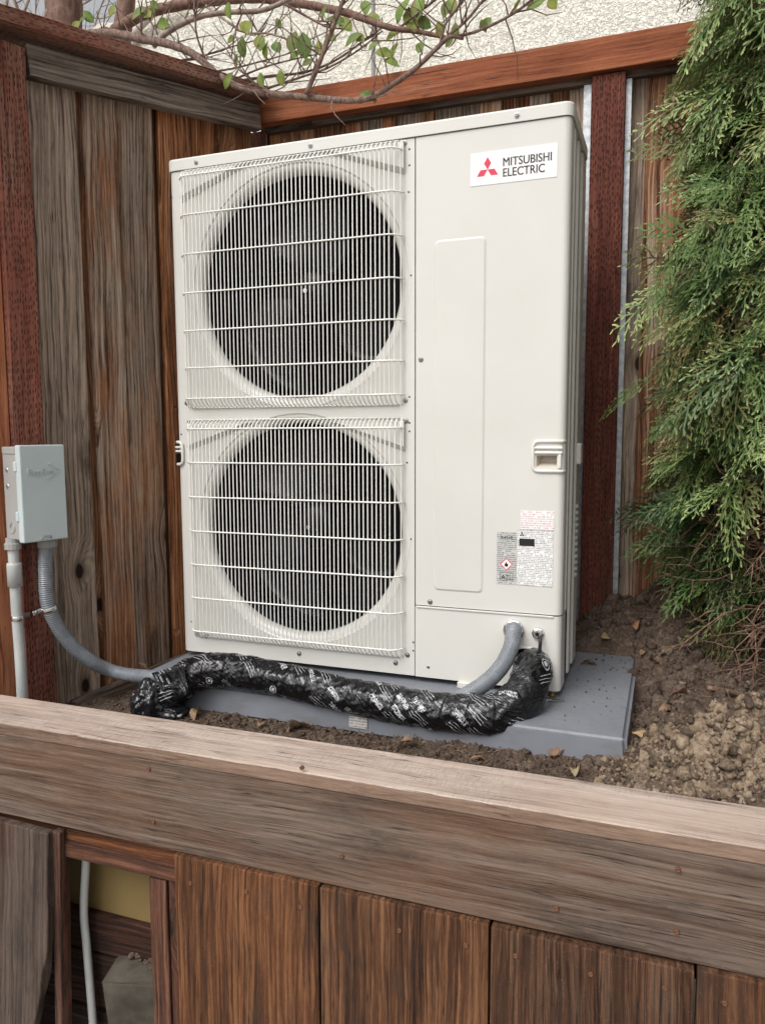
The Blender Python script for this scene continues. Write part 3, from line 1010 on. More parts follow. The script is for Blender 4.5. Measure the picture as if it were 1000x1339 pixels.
# the next house: a low roof of barrel tiles seen past the tree
nh = thing('neighbour_roof', at_depth(135, 45, 5.2), 'pale barrel roof tile edge seen beyond the left fence between trunks', 'roof')
ctr = at_depth(135, 62, 5.2)
for k in range(3):
    V, F = [], []
    cx = ctr + Vector((0.30 * (k - 1), 0, 0))
    for j, yy in enumerate((0.0, 0.9)):
        for i in range(13):
            a = math.pi * i / 12
            for rr in (0.145, 0.12):
                V.append((cx.x + rr * math.cos(a), cx.y + yy, cx.z + 0.4 * yy + rr * 1.1 * math.sin(a)))
    n = 26
    for i in range(12):
        b0 = 2 * i
        F += [(b0, b0 + 2, n + b0 + 2, n + b0), (b0 + 1, n + b0 + 1, n + b0 + 3, b0 + 3), (b0, b0 + 1, b0 + 3, b0 + 2)]
    link('roof_tile', mesh('roof_tile', V, F), M['gutter'], nh, smooth=False)
link('house_wall', box_me('house_wall', 1.0, 0.9, 3.2, 0.0), M['gutter'], nh, Matrix.Translation(ctr + Vector((0, 0.56, -1.78))))
link('fascia', box_me('fascia', 1.0, 0.05, 0.16, 0.004, 1), M['gutter'], nh, Matrix.Translation(ctr + Vector((0, 0.06, -0.09))))

# ---- the planter wall at the front
pw = thing('planter_wall', (0.8, -0.6, -0.86), 'brown timber planter wall with pale bleached cap board in the foreground', 'planter')
beam('cap_board', (-1.2, -0.532, -0.0135), (2.6, -0.530, -0.0105), (0, 1, 0), 0.137, 0.027, M['cap'], pw, (1, 1, 1, 0.45), 0.0025)
beam('face_board', (-1.2, -0.582, -0.1165), (2.6, -0.579, -0.1135), ZU, 0.178, 0.036, M['face'], pw, (1, 1, 1, 0.55), 0.002)
px = [0.392, 0.7035, 1.0175, 1.3365, 1.652, 1.968, 2.28]
pcol = [(1.3, 1.15, 1.0, 0.22), (1.2, 1.15, 1.1, 0.26), (1.0, 1.0, 1.05, 0.42), (1.05, 1.0, 1.0, 0.36), (1, 1, 1, 0.3), (1, 1, 1, 0.3)]
for i in range(6):
    a, b = px[i] + 0.002, px[i + 1] - 0.002
    me = box_me('plank', b - a, 0.030, 0.66, 0.0025, 2)
    link('plank', me, M['plank'], pw, axes(Vector((1, 0, 0)), Vector((0, 1, 0)), ZU, ((a + b) / 2, -0.5945 + 0.0012 * (i % 2), -0.205 - 0.002 * (i % 3) - 0.33)), pcol[i])
# framing seen in the opening
box_c = Vector((0, 0, 0))
beam('nailer', (-1.0, -0.570, -0.222), (0.41, -0.570, -0.2185), ZU, 0.055, 0.020, M['plank'], pw, (1.2, 0.95, 0.8, 0.15))
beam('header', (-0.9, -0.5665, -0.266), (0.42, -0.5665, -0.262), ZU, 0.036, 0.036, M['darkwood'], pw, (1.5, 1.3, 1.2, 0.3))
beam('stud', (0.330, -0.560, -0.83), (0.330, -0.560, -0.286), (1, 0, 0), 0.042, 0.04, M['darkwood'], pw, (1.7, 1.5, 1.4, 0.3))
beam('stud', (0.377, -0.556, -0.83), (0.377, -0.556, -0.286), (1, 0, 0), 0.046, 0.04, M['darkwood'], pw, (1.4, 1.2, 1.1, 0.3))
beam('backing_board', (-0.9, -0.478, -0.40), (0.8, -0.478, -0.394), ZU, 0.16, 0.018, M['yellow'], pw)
beam('retaining_board', (-1.0, -0.486, -0.508), (2.4, -0.486, -0.502), ZU, 0.090, 0.034, M['darkwood'], pw, (0.7, 0.6, 0.55, 0.2))  # tints of the low retaining boards darkened to paint the opening's shade
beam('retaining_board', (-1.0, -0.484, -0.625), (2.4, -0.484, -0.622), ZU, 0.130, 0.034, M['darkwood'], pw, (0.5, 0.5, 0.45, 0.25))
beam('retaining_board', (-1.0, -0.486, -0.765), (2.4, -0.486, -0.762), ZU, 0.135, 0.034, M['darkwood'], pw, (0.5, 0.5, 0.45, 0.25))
beam('retaining_board', (-1.0, -0.466, -0.20), (2.4, -0.466, -0.196), ZU, 0.24, 0.010, M['darkwood'], pw, (0.9, 0.9, 0.9, 0.5))
beam('trim_strip', (0.068, -0.585, -0.83), (0.093, -0.585, -0.22), (1, 0, 0), 0.020, 0.030, M['darkwood'], pw, (2.4, 2.0, 1.9, 0.5))
scm = lathe_me('screw', [(0.0012, -0.0008), (0.0030, -0.0016), (0.0042, -0.0010), (0.0043, 0.003)], 10, 'Y', True)
for (sx_, sy_) in ((447, 1119), (886, 1137), (884, 1218), (201, 1074), (395, 1004), (727, 1188), (195, 1005)):
    p = on_y(sx_, sy_, -0.5995)
    link('screw', scm, M['rust'], pw, Matrix.Translation((p.x, -0.6005, p.z)))
for (sx_, sy_) in ((249, 1155), (322, 1166), (393, 1186), (522, 1217), (609, 1236), (674, 1250), (869, 1292), (772, 1274), (947, 1312)):
    p = on_y(sx_, sy_, -0.6105)
    link('screw', scm, M['rust'], pw, Matrix.Translation((p.x, -0.6105, p.z)))

# the loose plank leaning at the left
lp = bpy.data.objects.new('loose_plank', box_me('loose_plank', 0.30, 0.022, 0.62, 0.003, 2))
col.objects.link(lp)
lp.data.materials.append(M['darkwood'])
place(lp, None, Matrix.Translation((-0.074, -0.618, -0.524)) @ Euler((R(-3), R(1.8), 0)).to_matrix().to_4x4())
lp.color = (1.2, 1.2, 1.2, 0.66)
bm = bmesh.new()
bm.from_mesh(lp.data)
bmesh.ops.subdivide_edges(bm, edges=[e for e in bm.edges if abs(e.verts[0].co.z - e.verts[1].co.z) > 0.3], cuts=40)
for v in bm.verts:      # split and broken right-hand edge
    if v.co.x > 0.12:
        zz = v.co.z
        v.co.x += -0.055 * max(0, min(1, (0.04 - zz) / 0.30)) + 0.007 * mnoise.noise(Vector((v.co.y * 40, 0, zz * 17))) * (1 if zz < 0.2 else 0.15)
bm.to_mesh(lp.data)
bm.free()
tag(lp, 'loose dark grey plank with a split edge leaning at the lower left', 'plank')

blk = bpy.data.objects.new('concrete_block', None)
bm = bmesh.new()
bmesh.ops.create_cube(bm, size=1.0)
bmesh.ops.scale(bm, vec=(0.14, 0.08, 0.30), verts=bm.verts)
bmesh.ops.bevel(bm, geom=list(bm.edges), offset=0.006, segments=2, affect='EDGES')
bmesh.ops.subdivide_edges(bm, edges=list(bm.edges), cuts=2, use_grid_fill=True)
for v in bm.verts:
    q = mnoise.noise(v.co * 30) * 0.006
    v.co += Vector((q, q * 0.5, q))
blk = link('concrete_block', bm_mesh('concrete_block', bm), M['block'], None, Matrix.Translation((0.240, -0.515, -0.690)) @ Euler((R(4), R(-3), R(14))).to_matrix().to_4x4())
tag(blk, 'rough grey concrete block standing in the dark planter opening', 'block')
rk = lumps('rubble', [(0.23 + rng.uniform(-0.04, 0.05), -0.50 + rng.uniform(-0.02, 0.02), rng.uniform(0.004, 0.013), 0.0) for _ in range(40)], (icoV, icoF), M['soil'])
rv = rk.data.vertices
co = np.zeros(len(rv) * 3)
rv.foreach_get('co', co)
co = co.reshape(-1, 3)
co[:, 2] = (co[:, 2] - co[:, 2].min()) * 0.7 - 0.548
rv.foreach_set('co', co.ravel())
tag(rk, 'dark lumps of rubble on top of the block in the opening', 'rubble')

# ================================================================== THE HEAT PUMP
U = thing('heat_pump', (0.525, 0.16, 0.0), 'ivory outdoor heat pump unit with two stacked fans behind wire grilles', 'heat pump')
UW, UD, UH = 1.05, 0.315, 1.335
XS = 0.690                      # seam between the fan side and the service side
ZL = 1.304                      # underside of the lid


def rrect(x0, x1, y0, y1, r, n=5):
    pts = []
    for cx, cy, a0 in ((x1 - r, y0 + r, -90), (x1 - r, y1 - r, 0), (x0 + r, y1 - r, 90), (x0 + r, y0 + r, 180)):
        for k in range(n + 1):
            a = R(a0 + 90 * k / n)
            pts.append((cx + r * math.cos(a), cy + r * math.sin(a)))
    return pts


def prism(name, loops):
    """loops: list of (points2d, z); bottom to top, capped"""
    V, F = [], []
    n = len(loops[0][0])
    for pts, z in loops:
        V += [(p[0], p[1], z) for p in pts]
    for i in range(len(loops) - 1):
        for k in range(n):
            k2 = (k + 1) % n
            F.append((i * n + k, i * n + k2, (i + 1) * n + k2, (i + 1) * n + k))
    F.append(tuple(reversed(range(n))))
    F.append(tuple((len(loops) - 1) * n + k for k in range(n)))
    return mesh(name, V, F)


e = 0.004
lid = prism('lid', [(rrect(-e, UW + e, -e, UD + e, 0.020), ZL), (rrect(-e, UW + e, -e, UD + e, 0.020), UH - 0.006), (rrect(-e + 0.002, UW + e - 0.002, -e + 0.002, UD + e - 0.002, 0.018), UH - 0.0018), (rrect(-e + 0.007, UW + e - 0.007, -e + 0.007, UD + e - 0.007, 0.014), UH)])
link('lid', lid, M['paint'], U)
link('lid_gasket', prism('lid_gasket', [(rrect(0.006, UW - 0.006, 0.006, UD - 0.006, 0.012), ZL - 0.004), (rrect(0.006, UW - 0.006, 0.006, UD - 0.006, 0.012), ZL)]), M['dark'], U)

# fan panel: sheet with two round openings
CF = [(0.372, 0.981), (0.372, 0.3595)]          # centres of the openings, set in depth
ZM = 0.662
RO = 0.302


def holed(x0, x1, z0, z1, cx, cz, r, y, N=72):
    V, F = [], []
    angs = sorted(set([2 * math.pi * k / N for k in range(N)] + [math.atan2(zz - cz, xx - cx) % (2 * math.pi) for xx in (x0, x1) for zz in (z0, z1)]))
    n = len(angs)
    for a in angs:
        c, s = math.cos(a), math.sin(a)
        V.append((cx + r * c, y, cz + r * s))
        ts = []
        if c > 1e-9: ts.append((x1 - cx) / c)
        if c < -1e-9: ts.append((x0 - cx) / c)
        if s > 1e-9: ts.append((z1 - cz) / s)
        if s < -1e-9: ts.append((z0 - cz) / s)
        t_ = min(ts)
        V.append((cx + t_ * c, y, cz + t_ * s))
    for k in range(n):
        k2 = (k + 1) % n
        F.append((2 * k, 2 * k + 1, 2 * k2 + 1, 2 * k2))
    return V, F


V, F = [], []
for (cx, cz), (z0, z1) in zip(CF, ((ZM, ZL - 0.002), (0.0, ZM))):
    v, f = holed(0.018, XS - 0.0015, z0, z1, cx, cz, RO, 0.0)
    F += [tuple(i + len(V) for i in q) for q in f]
    V += v
o0 = len(V)
# rounded left corner, returning along the side; and the folded right and bottom edges
arc = [(0.018 - 0.018 * math.sin(R(a)), 0.018 - 0.018 * math.cos(R(a))) for a in (0, 18, 36, 54, 72, 90)] + [(0.0, UD)]
for z in (0.0, ZL - 0.002):
    V += [(a, b, z) for a, b in arc]
n = len(arc)
F += [(o0 + i, o0 + i + 1, o0 + n + i + 1, o0 + n + i) for i in range(n - 1)]
o1 = len(V)
V += [(XS - 0.0015, 0, 0), (XS - 0.0015, 0.02, 0), (XS - 0.0015, 0.02, ZL - 0.002), (XS - 0.0015, 0, ZL - 0.002), (0.018, 0.02, 0), (0.018, 0, 0)]
F += [(o1, o1 + 1, o1 + 2, o1 + 3), (o1, o1 + 5, o1 + 4, o1 + 1)]
me = mesh('fan_panel', V, F)
link('fan_panel', me, M['paint'], U)

# bell mouths
for cx, cz in CF:
    prof = [(RO + 0.004, -0.0006), (RO, -0.0012)]
    for k in range(9):
        a = R(90 * k / 8)
        prof.append((RO - 0.024 * math.sin(a), 0.022 * (1 - math.cos(a))))
    prof += [(0.278, 0.027)]
    me = lathe_me('bell_mouth', prof, 72, 'Y')
    bmo = link('bell_mouth', me, M['bell'], U, Matrix.Translation((cx, 0, cz)), smooth=True)
    me = lathe_me('fan_ring', [(0.2785, 0.0268), (0.2795, 0.06), (0.280, 0.105), (0.300, 0.110)], 72, 'Y')
    link('fan_ring', me, M['fan'], bmo, Matrix.Translation((cx, 0, cz)), smooth=True)
# pressed corner facets of the fan panel (the slanted creases behind each grille)
for cx, cz, zt in ((CF[0][0], CF[0][1], 1.296), (CF[1][0], CF[1][1], 0.640)):
    for sgn in (-1, 1):
        xa = 0.352 + sgn * 0.312
        V = [(xa, -0.0006, zt - 0.075), (xa, -0.0006, zt), (xa - sgn * 0.21, -0.0006, zt), (xa, -0.012, zt - 0.062), (xa, -0.012, zt - 0.002), (xa - sgn * 0.18, -0.012, zt - 0.002)]
        F = [(0, 2, 5, 3), (3, 5, 4), (0, 3, 4, 1), (1, 4, 5, 2)]
        bm = bmesh.new()
        me = mesh('corner_pressing', V, F)
        bm.from_mesh(me)
        bmesh.ops.recalc_face_normals(bm, faces=bm.faces)
        bm.to_mesh(me)
        bm.free()
        link('corner_pressing', me, M['paint'], U)

# coil, inner walls
V, F = [], []


def add_box(V, F, a, b):
    o = len(V)
    V += [(x, y, z) for x in (a[0], b[0]) for y in (a[1], b[1]) for z in (a[2], b[2])]
    F += [tuple(o + i for i in f) for f in ((0, 1, 3, 2), (4, 6, 7, 5), (0, 4, 5, 1), (2, 3, 7, 6), (0, 2, 6, 4), (1, 5, 7, 3))]


coil = NT('dark_finned_coil', 0.5, 0.4)
cx_, cy_, cz_ = coil.xyz(coil.obj())
fin = coil.m('FRACT', coil.m('MULTIPLY', cz_, 55))
row = coil.ss(coil.m('ABSOLUTE', coil.m('SUBTRACT', fin, 0.5)), 0.18, 0.10)
fx = coil.ss(coil.noise(coil.comb(coil.m('MULTIPLY', cx_, 300), 0.0, coil.m('MULTIPLY', cz_, 10)), 1.0, 2), 0.45, 0.6)
coil.color(coil.mix(coil.m('MULTIPLY', row, fx), (0.006, 0.007, 0.008), (0.035, 0.042, 0.05)))
add_box(V, F, (0.006, 0.272, 0.01), (0.684, 0.300, ZL - 0.008))
add_box(V, F, (0.006, 0.115, 0.01), (0.034, 0.272, ZL - 0.008))
link('coil', mesh('coil', V, F), coil.mat, U)
V, F = [], []
add_box(V, F, (0.655, 0.112, 0.01), (0.684, 0.272, ZL - 0.008))
add_box(V, F, (0.034, 0.112, 0.004), (0.655, 0.272, 0.010))
add_box(V, F, (0.034, 0.112, ZL - 0.008), (0.655, 0.272, ZL - 0.005))
add_box(V, F, (0.034, 0.112, ZM - 0.006), (0.655, 0.272, ZM + 0.006))
link('inner_wall', mesh('inner_wall', V, F), M['dark'], U)


# fans
def fan_blade(a0):
    V, F = [], []
    NR, NA = 9, 12
    for i in range(NR):
        fr = i / (NR - 1)
        r = 0.062 + (0.262 - 0.062) * fr
        sweep = 0.35 * fr * fr
        span = R(84) * (0.80 + 0.20 * math.sin(math.pi * fr))
        for j in range(NA):
            fj = j / (NA - 1)
            a = a0 + sweep + span * (fj - 0.5)
            y = 0.105 - 0.062 * (fj - 0.5) * (1.0 - 0.25 * fr) + 0.012 * math.sin(math.pi * fj)
            V.append((r * math.cos(a), y, r * math.sin(a)))
    for i in range(NR - 1):
        for j in range(NA - 1):
            F.append((i * NA + j, i * NA + j + 1, (i + 1) * NA + j + 1, (i + 1) * NA + j))
    o = len(V)
    V += [(x, y + 0.003, z) for x, y, z in V]
    F += [tuple(o + i for i in reversed(f)) for f in F]
    ring = [j for j in range(NA)] + [i * NA + NA - 1 for i in range(1, NR)] + [(NR - 1) * NA + j for j in range(NA - 2, -1, -1)] + [i * NA for i in range(NR - 2, 0, -1)]
    for k in range(len(ring)):
        a, b = ring[k], ring[(k + 1) % len(ring)]
        F.append((a, b, o + b, o + a))
    return mesh('blade', V, F)


hub = lathe_me('hub', [(0.0001, 0.050), (0.02, 0.051), (0.045, 0.056), (0.060, 0.068), (0.066, 0.080), (0.068, 0.150)], 28, 'Y')
nut = lathe_me('nut', [(0.0001, 0.030), (0.006, 0.030), (0.007, 0.034), (0.007, 0.052)], 8, 'Y')
bl = [fan_blade(0), fan_blade(R(120)), fan_blade(R(240))]
for k, (cx, cz) in enumerate(CF):
    rot = Matrix.Translation((cx, 0.022, cz)) @ Matrix.Rotation(R((28, 14)[k]), 4, 'Y')
    fo = link('fan', hub, M['fan'], U, rot, smooth=True)
    for b in bl: link('blade', b, M['fan'], fo, rot, smooth=True)
    link('nut', nut, M['metal'], fo, rot)
    link('motor_bracket', box_me('motor_bracket', 0.05, 0.03, 0.52, 0.003, 1), M['dark'], U, Matrix.Translation((cx, 0.235, cz)))

# grilles: every wire its own piece
WR, HR = 0.0016, 0.0021
GXa, GXb = 0.040, 0.664
YF = -0.033
NV = 54


def hy(x):
    """depth of the cross wires: they curve back to the panel at both ends"""
    d_ = min(x - GXa, GXb - x)
    t_ = max(0.0, min(1.0, d_ / 0.034))
    return -0.003 + (YF + 0.003) * math.sin(t_ * math.pi / 2) ** 0.8


for gi, (zt, zb, hz) in enumerate(((1.276, 0.704, [1.1785, 1.0790, 0.9795, 0.8815, 0.7845]), (0.624, 0.070, [0.5335, 0.4405, 0.3475, 0.2555, 0.1630]))):
    G = bpy.data.objects.new('fan_grille', None)
    G.empty_display_size = 0.05
    col.objects.link(G)
    place(G, U, Matrix.Translation((0.352, -0.003, (zt + zb) / 2)))
    xs_ = [GXa + (GXb - GXa) * k / 40 for k in range(41)]
    xs_ = sorted(set(xs_ + [GXa + 0.034 * k / 6 for k in range(6)] + [GXb - 0.034 * k / 6 for k in range(6)]))
    cross = tube_me('cross_wire', [Vector((x, hy(x) - 0.0030, 0)) for x in xs_], HR, 6)
    for z in [zt, zb] + hz:
        link('cross_wire', cross, M['wire'], G, Matrix.Translation((0, 0, z)), smooth=True)
    flat = tube_me('edge_wire', [Vector((GXa + 0.014, -0.0028, 0)), Vector((GXb - 0.014, -0.0028, 0))], HR, 6)
    for z in (zt + 0.024, zb - 0.024):
        link('edge_wire', flat, M['wire'], G, Matrix.Translation((0, 0, z)), smooth=True)
    vm_c = {}
    for k in range(NV):
        fk = k / (NV - 1)
        x = GXa + 0.006 + (GXb - GXa - 0.012) * fk
        y = hy(x)
        key = round(y, 4)
        if key not in vm_c:
            sl = (y + 0.003)
            path = [Vector((0, -0.003, zt + 0.024)), Vector((0, -0.003 + sl * 0.45, zt + 0.019)), Vector((0, -0.003 + sl * 0.88, zt + 0.008)), Vector((0, y, zt - 0.004)),
                    Vector((0, y, zb + 0.004)), Vector((0, -0.003 + sl * 0.88, zb - 0.008)), Vector((0, -0.003 + sl * 0.45, zb - 0.019)), Vector((0, -0.003, zb - 0.024))]
            vm_c[key] = tube_me('upright_wire', path, WR, 6)
        link('upright_wire', vm_c[key], M['wire'], G, Matrix.Translation((x, 0, 0)), smooth=True)

# screws on the cabinet
scp = lathe_me('screw', [(0.0001, -0.0034), (0.0028, -0.0036), (0.0042, -0.0028), (0.0045, -0.0016), (0.0046, -0.0014), (0.0064, -0.0012), (0.0066, 0.001)], 12, 'Y')
slot = box_me('screw_slot', 0.0052, 0.0006, 0.0011, 0)


def scr(x, z, y=0.0, s=1.0):
    o = link('screw', scp, M['screwdark'], U, Matrix.Translation((x, y, z)) @ Matrix.Scale(s, 4))
    a = rng.uniform(0, 3.1)
    link('screw_slot', slot, M['black'], o, Matrix.Translation((x, y - 0.0038 * s, z)) @ Matrix.Rotation(a, 4, 'Y') @ Matrix.Scale(s, 4))


for (qx, qz) in ((0.038, 1.292), (0.664, 1.294), (0.036, 0.694), (0.665, 0.690), (0.042, 0.642), (0.667, 0.640), (0.050, 0.050), (0.670, 0.052)):
    scr(qx, qz, -0.0)
for qx in (0.09, 0.42, 0.93):
    scr(qx, ZL + 0.013, -e)
for (qx, qy) in ((550, 470), (562, 787), (560, 872), (270, 832), (391, 855), (517, 867)):
    p = on_y(qx, qy, -0.001)
    scr(p.x, p.z)
hl = lathe_me('pilot_hole_shade', [(0.0001, -0.0006), (0.0022, -0.0006), (0.0024, 0.0004)], 8, 'Y')  # raised black disc, painted as the dark inside of a hole
for (qx, qy) in ((535, 195), (535, 216), (534, 251), (537, 360), (535, 553), (535, 564), (532, 605), (537, 705), (540, 840), (540, 851), (224, 258), (229, 532), (237, 568), (250, 813), (535, 519)):
    p = on_y(qx, qy, -0.001)
    link('pilot_hole_shade', hl, M['hole'], U, Matrix.Translation((p.x, 0, p.z)))


# service side: upper panel (with a pocket for the handle) and lower cover, both wrap the right-hand corner
def wrap_panel(name, z_list, holes, x_splits, depth=0.050, y0=0.0):
    rc = 0.016
    prof = [(x, y0) for x in x_splits] + [(UW - rc + rc * math.sin(R(a)), y0 + rc - rc * math.cos(R(a))) for a in (18, 36, 54, 72, 90)] + [(UW, depth)]
    n = len(prof)
    V, F = [], []
    for z in z_list:
        V += [(a, b, z) for a, b in prof]
    for j in range(len(z_list) - 1):
        for i in range(n - 1):
            if (i, j) in holes: continue
            F.append((j * n + i, j * n + i + 1, (j + 1) * n + i + 1, (j + 1) * n + i))
    # folded returns at bottom, top and the left edge
    o = len(V)
    V += [(a if i > 0 else a, b + 0.012 if i < len(x_splits) else b, z_list[0]) for i, (a, b) in enumerate(prof)]
    F += [(i, o + i, o + i + 1, i + 1) for i in range(len(x_splits) - 1) if (i, 0) not in holes]
    o = len(V)
    V += [(x_splits[0], y0, z_list[0]), (x_splits[0], y0 + 0.015, z_list[0]), (x_splits[0], y0 + 0.015, z_list[-1]), (x_splits[0], y0, z_list[-1])]
    F += [(o, o + 1, o + 2, o + 3)]
    return mesh(name, V, F)


HX0, HX1, HZ0, HZ1 = 0.985, 1.032, 0.530, 0.558
me = wrap_panel('service_panel', [0.1832, HZ0, HZ1, ZL - 0.002], {(1, 1)}, [XS + 0.0015, HX0, HX1, UW - 0.016])
sp_ = link('service_panel', me, M['paint'], U)
PX0, PX1, PZ1 = 0.938, 1.006, 0.100
me = wrap_panel('base_cover', [0.0, PZ1, 0.181], {(1, 0)}, [XS + 0.0015, PX0, PX1, UW - 0.016], 0.10, -0.0025)
bc_ = link('base_cover', me, M['paint'], U)
# raised lip along the top of the lower cover
me = box_me('cover_lip', UW - XS - 0.022, 0.004, 0.005, 0.0015, 2)
link('cover_lip', me, M['paint'], bc_, Matrix.Translation(((UW - 0.016 + XS + 0.003) / 2, -0.0035, 0.1795)))
# black inside behind openings
V, F = [], []
add_box(V, F, (0.70, 0.055, 0.004), (1.04, 0.060, ZL - 0.01))
add_box(V, F, (0.70, 0.02, 0.182), (1.03, 0.06, 0.185))
link('inner_wall', mesh('inner_wall', V, F), M['dark'], U)
# pipe opening frame
arcp = [Vector((PX0, -0.004, 0.0)), Vector((PX0, -0.004, PZ1 - 0.022))]
arcp += [Vector((PX0 + 0.022 - 0.022 * math.cos(R(a)), -0.004, PZ1 - 0.022 + 0.022 * math.sin(R(a)))) for a in (30, 60, 90)]
arcp += [Vector((PX1 - 0.022 + 0.022 * math.sin(R(a)), -0.004, PZ1 - 0.022 + 0.022 * math.cos(R(a)))) for a in (0, 30, 60, 90)]
arcp += [Vector((PX1, -0.004, 0.0))]
link('opening_rim', tube_me('opening_rim', arcp, 0.003, 6), M['handle'], bc_, smooth=True)

# handle on the service panel: pocket, frame, two ridges
V = [(HX0, 0, HZ0), (HX1, 0, HZ0), (HX1, 0, HZ1), (HX0, 0, HZ1), (HX0 + 0.006, 0.032, HZ0 + 0.012), (HX1 - 0.004, 0.032, HZ0 + 0.012), (HX1 - 0.004, 0.036, HZ1), (HX0 + 0.006, 0.036, HZ1)]
hd_ = link('handle', mesh('handle', V, [(0, 1, 5, 4), (1, 2, 6, 5), (2, 3, 7, 6), (3, 0, 4, 7), (4, 5, 6, 7)]), simple('pocket_plastic', (0.60, 0.55, 0.47), 0.45), U)
fx0, fx1, fz0, fz1 = 0.9775, 1.050, 0.5215, 0.5905


def rounded_left(x0, x1, z0, z1, r, y):
    P = [Vector((x1, y + 0.012, z1)), Vector((x1 - 0.008, y, z1)), Vector((x0 + r, y, z1))]
    P += [Vector((x0 + r - r * math.sin(R(a)), y, z1 - r + r * math.cos(R(a)))) for a in (30, 60, 90)]
    P += [Vector((x0 + r - r * math.cos(R(a)), y, z0 + r - r * math.sin(R(a)))) for a in (0, 30, 60, 90)]
    P += [Vector((x1 - 0.008, y, z0)), Vector((x1, y + 0.012, z0))]
    return P


link('handle_frame', tube_me('handle_frame', rounded_left(fx0, fx1, fz0, fz1, 0.012, -0.0015), 0.0042, 8), M['handle'], hd_, smooth=True)
for z in (0.5755, 0.5645):
    link('handle_ridge', box_me('handle_ridge', 0.064, 0.010, 0.0062, 0.0022, 2), M['handle'], hd_, Matrix.Translation((1.013, -0.001, z)), smooth=False)
link('handle_ridge', box_me('handle_ridge', 0.008, 0.010, 0.034, 0.0025, 2), M['handle'], hd_, Matrix.Translation((1.0385, 0.0, 0.545)))
# left-hand handle
lh = link('handle', tube_me('handle', [Vector((-0.001, 0.012, 0.587)), Vector((0.004, -0.003, 0.588)), Vector((0.012, -0.004, 0.588)), Vector((0.019, -0.004, 0.582)), Vector((0.021, -0.004, 0.572)), Vector((0.021, -0.004, 0.540)), Vector((0.019, -0.004, 0.532)), Vector((0.012, -0.004, 0.527)), Vector((0.004, -0.003, 0.527)), Vector((-0.001, 0.012, 0.528))], 0.0042, 8), M['handle'], U, smooth=True)
for z in (0.574, 0.563):
    link('handle_ridge', box_me('handle_ridge', 0.022, 0.010, 0.006, 0.002, 2), M['handle'], lh, Matrix.Translation((0.008, 0.000, z)))
link('pocket_shade', box_me('pocket_shade', 0.020, 0.006, 0.024, 0.0015, 1), M['hole'], lh, Matrix.Translation((0.0072, 0.0022, 0.544)))  # solid black block paints the shade of a recess

# pressed rectangle in the service panel
ex0, ex1, ez0, ez1 = 0.738, 0.862, 0.224, 1.063


def rr_loop(x0, x1, z0, z1, r, y, n=4):
    return [(a, y, b) for a, b in rrect(x0, x1, z0, z1, r, n)]


L1, L2 = rr_loop(ex0, ex1, ez0, ez1, 0.012, -0.0003), rr_loop(ex0 + 0.0045, ex1 - 0.0045, ez0 + 0.0045, ez1 - 0.0045, 0.009, -0.0024)
n = len(L1)
me = mesh('pressed_panel', L1 + L2, [(i, (i + 1) % n, n + (i + 1) % n, n + i) for i in range(n)] + [tuple(n + i for i in range(n))])
link('pressed_panel', me, M['paint'], sp_)

# right side: ribbed sheet, then the back
prof = [(UW - 0.001, 0.0505), (UW - 0.008, 0.052), (UW - 0.008, 0.070), (UW + 0.0, 0.074), (UW + 0.0, 0.104), (UW - 0.006, 0.108), (UW - 0.006, 0.150), (UW + 0.0, 0.154), (UW + 0.0, 0.185), (UW - 0.005, 0.189), (UW - 0.005, 0.235), (UW, 0.240), (UW, UD), (0.0, UD)]
V, F = [], []
for z in (0.0, ZL - 0.002):
    V += [(a, b, z) for a, b in prof]
n = len(prof)
F = [(i, i + 1, n + i + 1, n + i) for i in range(n - 1)]
sdp = link('side_panel', mesh('side_panel', V, F), M['paint'], U)
lv = lathe_me('louvre', [(0.0001, 0.007), (0.005, 0.006), (0.0075, 0.0)], 10, 'X')
for k in range(12):
    z = 0.235 + k * 0.0165
    link('louvre', lv, M['paint'], sdp, Matrix.Translation((UW - 0.001, 0.262, z)) @ Matrix.Scale(2.2, 4, (0, 1, 0)), smooth=True)
link('side_handle', box_me('side_handle', 0.014, 0.05, 0.055, 0.004, 2), M['handle'], sdp, Matrix.Translation((UW + 0.004, 0.265, 0.555)))
# base pan and feet
link('base_pan', box_me('base_pan', UW - 0.006, UD - 0.01, 0.004, 0.0), M['paint'], U, Matrix.Translation((UW / 2, UD / 2 + 0.004, 0.0045)))
for fx_ in (0.17, 0.835):
    for fy in (0.012, UD - 0.05):
        link('foot', box_me('foot', 0.065, 0.05, 0.016, 0.002, 1), M['paint'], U, Matrix.Translation((fx_, fy, -0.0075)))

# maker's badge
bx0, bx1, bz0, bz1 = 0.8235, 1.0205, 1.176, 1.249
st = link('badge', box_me('badge', bx1 - bx0, 0.0006, bz1 - bz0, 0), M['sticker'], sp_, Matrix.Translation(((bx0 + bx1) / 2, -0.0007, (bz0 + bz1) / 2)))
RX = Matrix.Rotation(R(90), 4, 'X')


def diamond_me(pts):
    V = [(x, 0, z) for x, z in pts] + [(x, 0.0004, z) for x, z in pts]
    return mesh('emblem_diamond', V, [(0, 1, 2, 3), (0, 4, 5, 1), (1, 5, 6, 2), (2, 6, 7, 3), (3, 7, 4, 0)])


